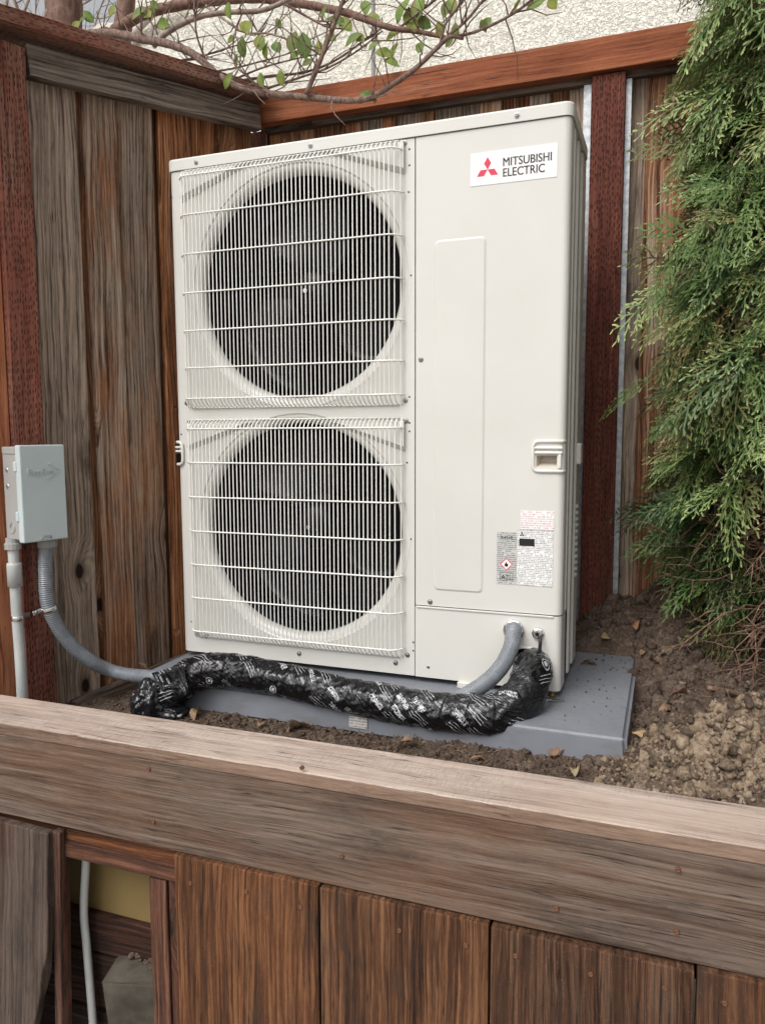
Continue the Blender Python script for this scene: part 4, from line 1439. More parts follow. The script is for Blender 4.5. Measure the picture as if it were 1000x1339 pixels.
ex, ez, q = 0.8635, 1.2095, 0.0148
hgt = q * math.sqrt(3)
for k in range(3):
    a = R(90 + 120 * k)
    u1, u2 = a - R(30), a + R(30)
    pts = [(0, 0), (q * math.cos(u1), q * math.sin(u1)), (q * (math.cos(u1) + math.cos(u2)), q * (math.sin(u1) + math.sin(u2))), (q * math.cos(u2), q * math.sin(u2))]
    pts = [(x * 1.10, z * 1.06) for x, z in pts]
    link('emblem_diamond', diamond_me(pts), M['red'], st, Matrix.Translation((ex, -0.0014, ez)))
for body, x, z, w_ in (('MITSUBISHI', 0.8975, 1.2125, 0.1085), ('ELECTRIC', 0.8975, 1.1895, 0.0935)):
    me = text_me('lettering', body, 0.0262, 0.0002, 0.0)
    xsq = [v.co.x for v in me.vertices]
    s = w_ / (max(xsq) - min(xsq))
    bm = bmesh.new()
    for dx_, dy_ in ((0.0, 0.0), (0.0007, 0.00006), (0.00035, 0.00003)):
        n0 = len(bm.verts)
        bm.from_mesh(me)
        bm.verts.ensure_lookup_table()
        for v in bm.verts[n0:]: v.co += Vector((dx_, 0, dy_))
    bm.to_mesh(me)
    bm.free()
    link('lettering', me, M['black'], st, Matrix.Translation((x, -0.0013, z)) @ RX @ Matrix.Scale(s, 4, (1, 0, 0)))


def plate(name, x0, x1, z0, z1, mat, y=-0.0007):
    return link(name, box_me(name, x1 - x0, 0.0006, z1 - z0, 0), mat, sp_, Matrix.Translation(((x0 + x1) / 2, y, (z0 + z1) / 2)))


def put(parent, body, x, z, h, w_=None, mat='black', off=0.0):
    me = text_me('lettering', body, h * 1.38, 0.0001, off)
    xsq = [v.co.x for v in me.vertices]
    s = w_ / (max(xsq) - min(xsq)) if w_ else 1.0
    return link('lettering', me, M[mat], parent, Matrix.Translation((x, -0.0012, z)) @ RX @ Matrix.Scale(s, 4, (1, 0, 0)))


rp = plate('warning_label', 0.9505, 1.0285, 0.3845, 0.4295, M['print_red'])
dp = plate('data_plate', 0.9445, 1.0275, 0.2505, 0.3825, M['print_black'], -0.0008)
gp_ = plate('refrigerant_label', 0.8955, 0.9420, 0.2505, 0.3765, M['print_grey'], -0.0008)
dk = link('dark_band', box_me('dark_band', 0.036, 0.0003, 0.0175, 0), M['black'], dp, Matrix.Translation((0.9665, -0.00125, 0.3535)))
for k in range(3):
    a = R(90 + 120 * k)
    q2 = 0.0038
    u1, u2 = a - R(30), a + R(30)
    pts = [(0, 0), (q2 * math.cos(u1), q2 * math.sin(u1)), (q2 * (math.cos(u1) + math.cos(u2)), q2 * (math.sin(u1) + math.sin(u2))), (q2 * math.cos(u2), q2 * math.sin(u2))]
    link('emblem_diamond', diamond_me(pts), M['black'], dp, Matrix.Translation((0.9545, -0.0014, 0.3715)))
put(gp_, 'R454B', 0.9045, 0.3585, 0.0085, 0.028)
put(gp_, 'A2L', 0.9055, 0.2615, 0.0125, 0.027)
link('print_frame', mesh('print_frame', *[(lambda o_, i_: ([(a, -0.0012, b) for a, b in o_ + i_], [(k, (k + 1) % 4, 4 + (k + 1) % 4, 4 + k) for k in range(4)]))([(0.9030, 0.2585), (0.9350, 0.2585), (0.9350, 0.2795), (0.9030, 0.2795)], [(0.9042, 0.2597), (0.9338, 0.2597), (0.9338, 0.2783), (0.9042, 0.2783)])][0]), M['greyink'], gp_)
hcx, hcz = 0.9185, 0.2985
me = mesh('hazard_diamond', [(hcx + a, -0.0012, hcz + b) for s_ in (0.0155, 0.0128) for a, b in ((s_, 0), (0, s_), (-s_, 0), (0, -s_))] + [(hcx + a, -0.0013, hcz + b) for a, b in ((0.0128, 0), (0, 0.0128), (-0.0128, 0), (0, -0.0128))],
          [(k, (k + 1) % 4, 4 + (k + 1) % 4, 4 + k) for k in range(4)] + [(8, 9, 10, 11)])
me.materials.append(M['red'])
me.materials.append(M['sticker'])
me.polygons[4].material_index = 1
link('hazard_diamond', me, None, gp_)
fl = [(0, 0.0065), (-0.0022, 0.0028), (-0.0042, -0.0005), (-0.0040, -0.0040), (-0.0015, -0.0058), (0.0015, -0.0058), (0.0040, -0.0040), (0.0042, -0.0002), (0.0028, 0.0022), (0.0016, 0.0010)]
link('flame_mark', mesh('flame_mark', [(hcx + a, -0.0015, hcz + b) for a, b in fl], [tuple(range(len(fl)))]), M['black'], gp_)

# ================================================================== PAD
PT = -0.0155
pd = thing('equipment_pad', (0.6, 0.11, -0.09), 'grey plastic equipment pad lying in the soil beneath the heat pump', 'pad')
bm = bmesh.new()
bmesh.ops.create_cube(bm, size=1.0)
bmesh.ops.scale(bm, vec=(1.219, 0.612, 0.076), verts=bm.verts)
for v in bm.verts:
    if v.co.z < 0:
        v.co.x *= 1.008
        v.co.y *= 1.012
bmesh.ops.bevel(bm, geom=list(bm.edges), offset=0.009, segments=3, affect='EDGES')
link('pad_body', bm_mesh('pad_body', bm), M['pad'], pd, Matrix.Translation((0.6005, 0.112, PT - 0.038)), smooth=False)
pl0 = on_y(468, 945, -0.199)
link('pad_label', box_me('pad_label', 0.046, 0.0008, 0.026, 0), M['print_pad'], pd, Matrix.Translation((pl0.x, -0.1985, pl0.z)) @ Euler((R(-2.8), 0, 0)).to_matrix().to_4x4())

# ================================================================== WRAPPED PIPES
ppts = [(214, 938, -0.245), (226, 905, -0.235), (252, 882, -0.215), (296, 876, -0.195), (345, 884, -0.188), (400, 897, -0.185), (470, 912, -0.185), (540, 925, -0.185), (600, 933, -0.18), (648, 933, -0.165), (682, 912, -0.12), (695, 878, -0.055), (697, 868, 0.05)]
ppw = [on_y(*p) for p in ppts]
pp = thing('pipe_bundle', ppw[6], 'black tape wrapped refrigerant pipe bundle with white print across the pad front', 'pipe bundle')
path = catmull(ppw, 44)
rad = lerp_list([0.032, 0.041, 0.042, 0.040, 0.039, 0.039, 0.039, 0.040, 0.041, 0.043, 0.045, 0.044, 0.038], len(path))


def wrapd(l, a, i):
    ph = (l / 0.055 + a / (2 * math.pi)) % 1.0
    lap = 0.0026 * ph
    q1 = mnoise.noise(Vector((l * 26 + a * 1.1, math.cos(a) * 2.2, math.sin(a) * 2.2 + l * 9)))
    q2 = mnoise.noise(Vector((l * 60 - a * 1.5, math.cos(a) * 3.4, math.sin(a) * 3.4 + 7)))
    lap += 0.0036 * (0.35 - abs(q1)) + 0.0012 * (0.3 - abs(q2))
    return lap + 0.0042 * mnoise.noise(Vector((l * 13, math.cos(a) * 1.3, math.sin(a) * 1.3))) + 0.0014 * mnoise.noise(Vector((l * 75 + a * 2, math.cos(a) * 4, math.sin(a) * 4)))


link('tape_wrap', tube_me('tape_wrap', path, rad, 80, wrapd), M['tape'], pp, smooth=True)
# taped lump where the pipes dive into the ground
bm = bmesh.new()
bmesh.ops.create_icosphere(bm, subdivisions=5, radius=1.0)
for v in bm.verts:
    n = v.co.copy()
    f = 0.95 + 0.20 * mnoise.noise(n * 2.2) + 0.30 * (0.3 - abs(mnoise.noise(n * 3.6))) + 0.16 * (0.3 - abs(mnoise.noise(n * 8))) + 0.07 * mnoise.noise(n * 16)
    v.co = Vector((n.x * 0.046 * f, n.y * 0.05 * f, n.z * 0.060 * f))
kp = on_y(198, 920, -0.262)
me = bm_mesh('tape_lump', bm)
uvl = me.uv_layers.new(name='UVMap')
link('tape_lump', me, simple('black_crumpled_tape', (0.012, 0.012, 0.014), 0.2, 0.6, bump=0.9, bscale=70), pp, Matrix.Translation(kp), smooth=True)
bm = bmesh.new()
bmesh.ops.create_cube(bm, size=1.0)
bmesh.ops.scale(bm, vec=(0.090, 0.05, 0.06), verts=bm.verts)
bmesh.ops.bevel(bm, geom=list(bm.edges), offset=0.008, segments=2, affect='EDGES')
bmesh.ops.subdivide_edges(bm, edges=list(bm.edges), cuts=5, use_grid_fill=True)
for v in bm.verts:
    v.co += Vector((1, 1, 1)) * (0.012 * (0.25 - abs(mnoise.noise(v.co * 45))))
kp2 = on_y(222, 940, -0.262)
link('flap_shade_block', bm_mesh('flap_shade_block', bm), bpy.data.materials['black_crumpled_tape'], pp, Matrix.Translation(kp2), smooth=True)  # black block paints in the darkness below the flap
# loose flap of tape folded back at the conduit's entry
V, F = [], []
f0, f1, f2, f3 = on_y(199, 880, -0.262), on_y(238, 868, -0.266), on_y(250, 905, -0.268), on_y(226, 922, -0.268)
for i in range(7):
    for j in range(7):
        a, b = i / 6, j / 6
        p = (f0 * (1 - a) + f1 * a) * (1 - b) + (f3 * (1 - a) + f2 * a) * b
        V.append(p + Vector((0, -0.006 * math.sin(5 * a + 3 * b), 0.003 * math.sin(9 * b))))
F = [(i * 7 + j, (i + 1) * 7 + j, (i + 1) * 7 + j + 1, i * 7 + j + 1) for i in range(6) for j in range(6)]
me = mesh('tape_flap', V, F, [((i / 18, j / 18), ((i + 1) / 18, j / 18), ((i + 1) / 18, (j + 1) / 18), (i / 18, (j + 1) / 18)) for i in range(6) for j in range(6)])
fo = link('tape_flap', me, M['tape'], pp, smooth=True)
md = fo.modifiers.new('thickness', 'SOLIDIFY')
md.thickness = 0.0015

# ================================================================== CONDUITS, CABLE

def on_left(px_, py_, n_):
    d_ = ray(px_, py_)
    return CAM + d_ * ((left_pt(0, n_, 0) - CAM).dot(NL) / d_.dot(NL))


cl_pts = [on_left(62, 706, 0.098), on_left(60, 745, 0.106), on_left(64, 792, 0.112), on_left(85, 833, 0.112), on_left(117, 863, 0.125), on_left(156, 880, 0.155), on_y(206, 886, -0.245)]
cdl = thing('flexible_conduit', cl_pts[0], 'grey flexible conduit curving down from the disconnect box to the pipe wrap', 'conduit')
link('conduit_hose', tube_me('conduit_hose', catmull(cl_pts, 14), 0.0178, 20), M['conduit'], cdl, smooth=True)
link('conduit_fitting', lathe_me('conduit_fitting', [(0.012, 0.022), (0.0235, 0.022), (0.0245, 0.018), (0.0245, 0.004), (0.0215, 0.000), (0.0185, -0.001), (0.012, -0.001)], 10, 'Z', True), simple('grey_fitting', (0.27, 0.27, 0.265), 0.4, 0.4), cdl, Matrix.Translation(cl_pts[0] + Vector((0, 0, -0.020))))

cr_pts = [Vector((0.9405, -0.004, 0.143)), Vector((0.9385, -0.035, 0.140)), Vector((0.929, -0.066, 0.114)), Vector((0.905, -0.090, 0.078)), Vector((0.868, -0.118, 0.048)), Vector((0.835, -0.140, 0.030)), Vector((0.80, -0.165, 0.018))]
p_ = [(671, 825, -0.03), (668, 846, -0.055), (655, 872, -0.085), (633, 894, -0.115), (606, 911, -0.15), (585, 924, -0.175)]
cr_pts = [Vector((0.9395, -0.004, 0.141))] + [on_y(*q_) for q_ in p_]
cdr = thing('flexible_conduit', cr_pts[0], 'grey flexible conduit leaving the lower cover and entering the wrapped pipes', 'conduit')
link('conduit_hose', tube_me('conduit_hose', catmull(cr_pts, 14), 0.0190, 20), M['conduit'], cdr, smooth=True)
link('conduit_fitting', lathe_me('conduit_fitting', [(0.0192, -0.020), (0.0215, -0.020), (0.0222, -0.012), (0.0252, -0.010), (0.0257, -0.003), (0.0235, -0.0026)], 12, 'Y'), M['metal'], cdr, Matrix.Translation((0.9395, -0.001, 0.141)), smooth=False)

cc = [Vector((0.9965, -0.004, 0.138)), on_y(706, 838, -0.028), on_y(704, 858, -0.030), on_y(699, 880, -0.062)]
cb = thing('control_cable', cc[0], 'thin black control cable dropping from a gland on the lower cover', 'cable')
link('cable', tube_me('cable', catmull(cc, 10), 0.0042, 8), simple('black_cable', (0.02, 0.02, 0.022), 0.4), cb, smooth=True)
link('gland', lathe_me('gland', [(0.0050, -0.018), (0.009, -0.018), (0.0105, -0.010), (0.014, -0.009), (0.0145, -0.003), (0.013, -0.0026)], 8, 'Y'), M['metal'], cb, Matrix.Translation((0.9965, -0.001, 0.139)))

# ================================================================== DISCONNECT BOX
bxc = left_pt(-0.822, 0.058, 0.466)      # centre of its back
db = thing('disconnect_box', bxc, 'grey electrical disconnect box with hinged cover mounted on the left post', 'electrical box')
BW, BH, BD = 0.114, 0.238, 0.078
BM = axes(DL, -NL, ZU, bxc) @ Matrix.Rotation(R(5), 4, 'Z')       # local x along the fence, y into it


def bpart(name, me, mat, parent=db, T=Matrix.Identity(4), smooth=False):
    return link(name, me, mat, parent, BM @ T, smooth=smooth)


bpart('box_body', box_me('box_body', BW - 0.006, 0.060, BH - 0.016, 0.002, 2), M['boxback'], T=Matrix.Translation((0.0, -0.030, -0.002)))
bpart('box_lip', box_me('box_lip', BW - 0.002, 0.058, 0.018, 0.002, 2), M['boxback'], T=Matrix.Translation((0.0, -0.031, BH / 2 - 0.013)))
cv = bpart('cover', box_me('cover', BW + 0.004, 0.022, BH, 0.003, 2), M['box'], T=Matrix.Translation((0.002, -0.0725, 0)))
for z in (0.067, -0.055):
    bpart('hinge', box_me('hinge', 0.007, 0.013, 0.024, 0.0015, 1), M['box'], T=Matrix.Translation((-BW / 2 + 0.001, -0.0615, z)))
for z in (0.058, 0.018):
    bpart('knockout', lathe_me('knockout', [(0.0001, -0.002), (0.0045, -0.002), (0.0065, 0.0)], 12, 'X'), M['galv'], T=Matrix.Translation((-BW / 2 + 0.003, -0.018, z)))
rp_ = [Vector((0, 0.0125 * math.cos(2 * math.pi * k / 24), 0.0125 * math.sin(2 * math.pi * k / 24))) for k in range(25)]
bpart('knockout', tube_me('knockout', rp_, 0.0016, 6), M['boxback'], T=Matrix.Translation((-BW / 2 + 0.003, -0.030, -0.085)), smooth=True)
rp_ = [q_ * 0.68 for q_ in rp_]
bpart('knockout', tube_me('knockout', rp_, 0.0012, 6), M['boxback'], T=Matrix.Translation((-BW / 2 + 0.003, -0.030, -0.085)), smooth=True)
me = text_me('embossed_lettering', 'DiversiTech', 0.0235, 0.0020, 0.0)
xsq = [v.co.x for v in me.vertices]
bpart('embossed_lettering', me, M['box'], cv, Matrix.Translation((-0.040, -0.0839, 0.046)) @ RX @ Matrix.Scale(0.066 / (max(xsq) - min(xsq)), 4, (1, 0, 0)))
ar = [Vector((0.016, -0.0842, 0.072)), Vector((0.047, -0.0842, 0.0545)), Vector((0.010, -0.0842, 0.036))]
bpart('embossed_arrow', tube_me('embossed_arrow', ar, 0.0016, 6), M['box'], cv)
ar = [Vector((0.024, -0.0842, 0.078)), Vector((0.024, -0.0842, 0.0735)), Vector((0.038, -0.0842, 0.0555)), Vector((0.016, -0.0842, 0.040))]
bpart('embossed_arrow', tube_me('embossed_arrow', ar, 0.0012, 6), M['box'], cv)
bpart('latch', tube_me('latch', [Vector((-0.012, -0.084, -0.112)), Vector((-0.010, -0.087, -0.106)), Vector((0.012, -0.087, -0.106)), Vector((0.014, -0.084, -0.112))], 0.0022, 6), M['metal'], cv)

# white PVC riser, coupling
pv0 = on_y(28, 700, -0.30)
pt_ = left_pt(-0.868, 0.078, 0)
pvp = [Vector((pt_.x, pt_.y, z)) for z in (0.352, 0.20, 0.0, -0.2, -0.4)]
pvp[2].x += 0.004
pv = thing('pvc_conduit', pvp[0], 'pale grey pvc conduit running down the post below the electrical box', 'conduit')
link('conduit_pipe', tube_me('conduit_pipe', catmull(pvp, 8), 0.0132, 16), M['pvc'], pv, smooth=True)
link('coupling', lathe_me('coupling', [(0.0134, 0.0), (0.0175, 0.001), (0.0178, 0.055), (0.0168, 0.060), (0.0134, 0.0605)], 18, 'Z'), M['pvc'], pv, Matrix.Translation((pt_.x, pt_.y, 0.232)), smooth=True)
link('box_adapter', lathe_me('box_adapter', [(0.0134, 0.0), (0.020, 0.002), (0.0205, 0.016), (0.017, 0.018), (0.017, 0.030)], 14, 'Z', True), M['boxback'], pv, Matrix.Translation((pt_.x, pt_.y, 0.325)))
me = text_me('lettering', 'PVC', 0.013, 0.0001)
fwd = (CAM - pvp[0])
fwd.z = 0
fwd.normalize()
sd_ = Vector((-fwd.y, fwd.x, 0))


def strap(loc, ax, rad_, lug_dir, label):
    T = thing('conduit_strap', loc, label, 'strap', 'metal straps holding the conduits to the post')
    Z = Vector(ax).normalized()
    X = (Vector(lug_dir) - Z * Vector(lug_dir).dot(Z)).normalized()
    Y = Z.cross(X)
    Mx = axes(X, Y, Z, loc)
    link('strap_band', lathe_me('strap_band', [(rad_ + 0.0004, -0.006), (rad_ + 0.0018, -0.006), (rad_ + 0.0030, -0.002), (rad_ + 0.0030, 0.002), (rad_ + 0.0018, 0.006), (rad_ + 0.0004, 0.006)], 18, 'Z'), M['metal'], T, Mx, smooth=False)
    link('strap_lug', box_me('strap_lug', 0.022, 0.0035, 0.012, 0.001, 1), M['metal'], T, Mx @ Matrix.Translation((rad_ + 0.010, 0.010, 0)))
    sm = lathe_me('strap_screw', [(0.0001, -0.004), (0.004, -0.003), (0.0055, 0.0)], 8, 'Y')
    link('strap_screw', sm, M['screwdark'], T, Mx @ Matrix.Translation((rad_ + 0.013, 0.008, 0)))


cpth = catmull(cl_pts, 14)
best = min(range(len(cpth)), key=lambda i: abs(cpth[i].z - on_left(64, 796, 0.112).z))
strap(cpth[best], cpth[best + 1] - cpth[best - 1], 0.0178, -DL, 'shiny metal strap round the grey flexible conduit below the box')
strap(Vector((pvp[1].x + 0.002, pvp[1].y, on_y(25, 808, pvp[1].y).z)), ZU, 0.0132, DL, 'shiny metal strap round the pale pvc pipe on the post')

# conduit in the planter opening
lo = [Vector((0.118, -0.53, -0.20)), on_y(113, 1125, -0.53), on_y(110, 1190, -0.53), on_y(114, 1240, -0.53), on_y(121, 1326, -0.53), on_y(124, 1380, -0.53)]
t_ = link('planter_conduit', tube_me('planter_conduit', catmull(lo, 10), 0.0088, 16), M['pvc'], smooth=True)
tag(t_, 'pale grey pipe dropping through the dark opening in the planter wall', 'pipe')

# ================================================================== SMALL THINGS ON THE PAD
sw = thing('hex_screw', on_z(720, 914, PT + 0.004), 'shiny hex head screw lying on the grey pad by the unit', 'screw')
a_, b_ = on_z(714, 915, PT + 0.0045), on_z(738, 917, PT + 0.003)
dz_ = (b_ - a_).normalized()
Y_ = ZU.cross(dz_).normalized()
Mx = axes(Y_.cross(dz_), Y_, dz_, a_)
link('screw_head', lathe_me('screw_head', [(0.0055, -0.004), (0.0058, -0.003), (0.0058, 0.001), (0.0085, 0.0014), (0.0085, 0.003), (0.003, 0.0032)], 6, 'Z', True), M['metal'], sw, Mx)
prof = []
L_ = (b_ - a_).length
for k in range(24):
    prof.append((0.0026 + (0.0010 if k % 2 else 0), 0.003 + (L_ - 0.006) * k / 23))
prof.append((0.0003, L_))
link('screw_shank', lathe_me('screw_shank', prof, 8, 'Z'), M['metal'], sw, Mx)
bn = on_z(722, 908, PT)
t_ = link('brass_plug', lathe_me('brass_plug', [(0.0045, 0.0), (0.0062, 0.001), (0.0062, 0.007), (0.0048, 0.0085), (0.0048, 0.014), (0.003, 0.0145)], 6, 'Z', True), M['brass'], None, Matrix.Translation((1.033, 0.0, PT)))
tag(t_, 'small brass plug on the pad under the corner of the unit', 'plug')

# ================================================================== DEAD LEAVES


def leaf_mesh(name, L, Wd, curl, fold, seed, nu=9, nv=6, wav=0.1, tip=0.5):
    V, F, UV = [], [], []
    for i in range(nu):
        u = i / (nu - 1)
        hw = Wd * 0.5 * math.sin(math.pi * min(1, u ** (0.75 + tip * 0.5))) ** 0.75 + 0.0006
        for j in range(nv):
            v = j / (nv - 1)
            s = (v - 0.5) * 2
            x = L * (u - 0.0)
            z = curl * L * (math.sin(math.pi * u) - 0.4 * u * u) + fold * abs(s) * hw + wav * L * mnoise.noise(Vector((u * 3.1 + seed, s * 1.7, seed * 1.3)))
            V.append((x, s * hw, z))
    for i in range(nu - 1):
        for j in range(nv - 1):
            F.append((i * nv + j, (i + 1) * nv + j, (i + 1) * nv + j + 1, i * nv + j + 1))
            UV.append(((i / (nu - 1), j / (nv - 1)), ((i + 1) / (nu - 1), j / (nv - 1)), ((i + 1) / (nu - 1), (j + 1) / (nv - 1)), (i / (nu - 1), (j + 1) / (nv - 1))))
    return mesh(name, V, F, UV)


DLV = [  # px, py, surface, length, tint, label
    (392, 958, 'g', 0.055, (1.15, 1.05, 0.95), 'large curled tan leaf on the soil in front of the pad'),
    (258, 938, 'g', 0.042, (1.5, 1.4, 1.1), 'yellowish curled leaf beside the black taped lump'),
    (532, 978, 'g', 0.036, (0.95, 0.8, 0.7), 'brown leaf standing against the pad front near the middle'),
    (626, 998, 'g', 0.030, (1.3, 0.9, 0.7), 'orange brown leaf half under the planter cap edge'),
    (728, 985, 'g', 0.050, (0.7, 0.5, 0.42), 'dark red brown leaf below the front right of the pad'),
    (742, 980, 'g', 0.024, (1.3, 1.7, 1.1), 'small pale green leaf on the dark leaf before the pad'),
    (769, 868, 'p', 0.036, (1.15, 0.95, 0.8), 'tan leaf lying on top of the grey pad'),
    (835, 822, 'g', 0.052, (1.5, 1.0, 0.7), 'orange leaf on the soil slope behind the pad'),
    (792, 838, 'g', 0.040, (1.6, 1.9, 1.3), 'pale yellow green leaf on the soil near the unit'),
    (842, 858, 'g', 0.030, (1.7, 1.6, 1.2), 'pale yellow leaf at the back corner of the pad'),
    (858, 868, 'g', 0.042, (1.2, 0.65, 0.5), 'red brown leaf right of the back pad corner'),
    (893, 898, 'g', 0.022, (1.9, 1.8, 1.6), 'small whitish leaf in the middle of the dark slope'),
    (838, 968, 'g', 0.036, (1.8, 1.7, 1.2), 'cream leaf on the soil by the front right pad corner'),
    (863, 971, 'g', 0.030, (1.4, 1.25, 1.0), 'tan leaf a little right of the cream leaf'),
    (940, 842, 'g', 0.034, (1.5, 1.25, 0.95), 'beige leaf under the bare lower twigs of the bush'),
    (888, 912, 'g', 0.040, (0.9, 0.55, 0.45), 'dark reddish leaf below the whitish leaf'),
    (754, 1015, 'g', 0.030, (1.4, 1.6, 1.3), 'pale greenish leaf at the soil edge by the cap'),
    (870, 932, 'g', 0.034, (0.8, 0.6, 0.5), 'brown leaf on the slope right of the pad side'),
    (232, 828, 'k', 0.040, (1.2, 0.6, 0.45), 'red brown leaf lodged between the left fence and unit'),
    (186, 872, 'k', 0.032, (1.5, 1.1, 0.8), 'tan leaf on the kick board behind the conduit'),
    (180, 876, 'k', 0.028, (1.1, 0.5, 0.4), 'small red leaf beside the tan leaf on the kick board'),
    (340, 950, 'g', 0.026, (0.8, 0.6, 0.5), 'small brown leaf left of the large curled tan leaf'),
]


def hit_soil(px_, py_):
    d = ray(px_, py_)
    t = 0.9
    while t < 4:
        p = CAM + d * t
        if p.z < soil_z(p.x, p.y): return p
        t += 0.004
    return on_z(px_, py_, -0.08)


for k, (qx, qy, srf, L_, tint, lab) in enumerate(DLV):
    if srf == 'p': p = on_z(qx, qy, PT + 0.003)
    elif srf == 'k':
        d = ray(qx, qy)
        pp0 = left_pt(0, 0.035, 0)
        p = CAM + d * ((pp0 - CAM).dot(NL) / d.dot(NL))
    else: p = hit_soil(qx, qy) + Vector((0, 0, 0.006))
    L_ *= 1.15
    me = leaf_mesh('dead_leaf', L_, L_ * rng.uniform(0.45, 0.65), rng.uniform(0.10, 0.28), rng.uniform(0.1, 0.7), k * 3.7, wav=0.22)
    for v in me.vertices: v.co.x -= L_ / 2
    o = link('dead_leaf', me, M['deadleaf'], None, Matrix.Translation(p) @ Euler((rng.uniform(-0.5, 0.5), rng.uniform(-0.4, 0.3), rng.uniform(0, 6.28))).to_matrix().to_4x4(), tint + (1,), True)
    tag(o, lab, 'leaf', 'dead leaves fallen round the pad')

# litter: brown needles and twigs on the soil
items = []
for _ in range(900):
    if rng.random() < 0.3: x, y = rng.uniform(0.1, 1.25), rng.uniform(-0.44, -0.2)
    else: x, y = rng.uniform(1.2, 1.9), rng.uniform(-0.42, 0.5)
    if not free_spot(x, y): continue
    a = rng.uniform(0, 6.28)
    l = rng.uniform(0.008, 0.03)
    z = soil_z(x, y) + 0.005
    items.append(([Vector((x, y, z)), Vector((x + l * 0.5 * math.cos(a), y + l * 0.5 * math.sin(a), z + rng.uniform(0, 0.006))), Vector((x + l * math.cos(a + 0.3), y + l * math.sin(a + 0.3), z + rng.uniform(-0.002, 0.004)))], rng.uniform(0.0005, 0.0012)))
tag(link('needle_litter', multi_tubes('needle_litter', items, 4), M['drytwig'], kind='stuff'), 'fine brown needle litter over the soil', 'litter')
stk = link('fallen_stick', tube_me('fallen_stick', [hit_soil(925, 905) + Vector((0, 0, 0.01)), hit_soil(955, 912) + Vector((0, 0, 0.012)), hit_soil(985, 920) + Vector((0, 0, 0.010))], [0.005, 0.006, 0.004], 7), M['drytwig'])
tag(stk, 'short dark stick lying on the slope under the bush', 'stick')

# ================================================================== ARBORVITAE


def spray(seed, L=0.15, order2=True):
    """one flat fan of scale-leaf twigs: arrays of quads in x (side) / z (along), y a slight cupping"""
    r = random.Random(seed)
    Q, Tn = [], []

    def seg(p, d, l, w0, w1, tip, tw):
        n = (-d[1], d[0])
        e = (p[0] + d[0] * l, p[1] + d[1] * l)
        yb = 0.25 * (p[0] ** 2 + p[1] ** 2) / L * 0.5
        ye = 0.25 * (e[0] ** 2 + e[1] ** 2) / L * 0.5
        yb, ye = -yb, -ye
        Q.append([(p[0] - n[0] * w0, yb + tw, p[1] - n[1] * w0), (p[0] + n[0] * w0, yb - tw, p[1] + n[1] * w0), (e[0] + n[0] * w1, ye - tw, e[1] + n[1] * w1), (e[0] - n[0] * w1, ye + tw, e[1] - n[1] * w1)])
        Tn.append(tip)
        return e

    def rot(d, a):
        c, s = math.cos(a), math.sin(a)
        return (d[0] * c - d[1] * s, d[0] * s + d[1] * c)

    p, d = (0.0, 0.0), (0.0, 1.0)
    N = 12
    side = 1
    for i in range(N):
        f = i / N
        p2 = seg(p, d, L / N, 0.0016, 0.0015, 0.0 if f < 0.7 else f - 0.4, r.uniform(-0.0005, 0.0005))
        d = rot(d, r.uniform(-0.08, 0.08))
        if i > 0:
            bl_ = L * (0.42 * (1 - f) ** 0.8 + 0.08) * r.uniform(0.8, 1.15)
            bd = rot(d, side * R(r.uniform(34, 50)))
            bp = p2
            nb = max(2, int(bl_ / 0.0105))
            s2 = side
            for k in range(nb):
                fk = k / nb
                be = seg(bp, bd, bl_ / nb, 0.0019, 0.0018 if k < nb - 1 else 0.0009, fk * 0.6, r.uniform(-0.0007, 0.0007))
                bd = rot(bd, -side * 0.05)
                tl = 0.017 * (1.1 - 0.6 * fk) * r.uniform(0.6, 1.2)
                td = rot(bd, s2 * R(r.uniform(30, 48)))
                tm = seg(be, td, tl * 0.55, 0.0018, 0.0021, 0.45, r.uniform(-0.001, 0.001))
                seg(tm, rot(td, -s2 * 0.25), tl * 0.45, 0.0021, 0.0010, 1.0, r.uniform(-0.001, 0.001))
                s2 = -s2
                bp = be
        side = -side
        p = p2
    return np.array(Q), np.array(Tn)


SPR = [spray(k, 0.125 + 0.02 * (k % 3)) for k in range(6)]
TC = Vector((1.63, 0.19, 0.0))


def sm(a, b, x):
    t_ = max(0.0, min(1.0, (x - a) / (b - a)))
    return t_ * t_ * (3 - 2 * t_)


def crown_r(z, ang):
    """radius of the crown at height z"""
    base = 0.37 - 0.07 * sm(1.25, 1.65, z)
    if z < 0.55: base -= 0.10 * (0.55 - z) / 0.4
    lump = 0.055 * mnoise.noise(Vector((math.cos(ang) * 2.1, math.sin(ang) * 2.1, z * 3.2)))
    return base + lump


tj = thing('arborvitae', (TC.x, TC.y, 0.02), 'dense green arborvitae with flat drooping sprays at the right edge', 'shrub')
link('trunk', tube_me('trunk', [Vector((TC.x, TC.y, -0.05)), Vector((TC.x + 0.01, TC.y, 0.5)), Vector((TC.x - 0.01, TC.y + 0.01, 1.2)), Vector((TC.x, TC.y, 2.1))], [0.04, 0.034, 0.024, 0.008], 10), M['drytwig'], tj, smooth=True)
VQ, TQ = [], []
limbs = []
rs = np.random.default_rng(5)


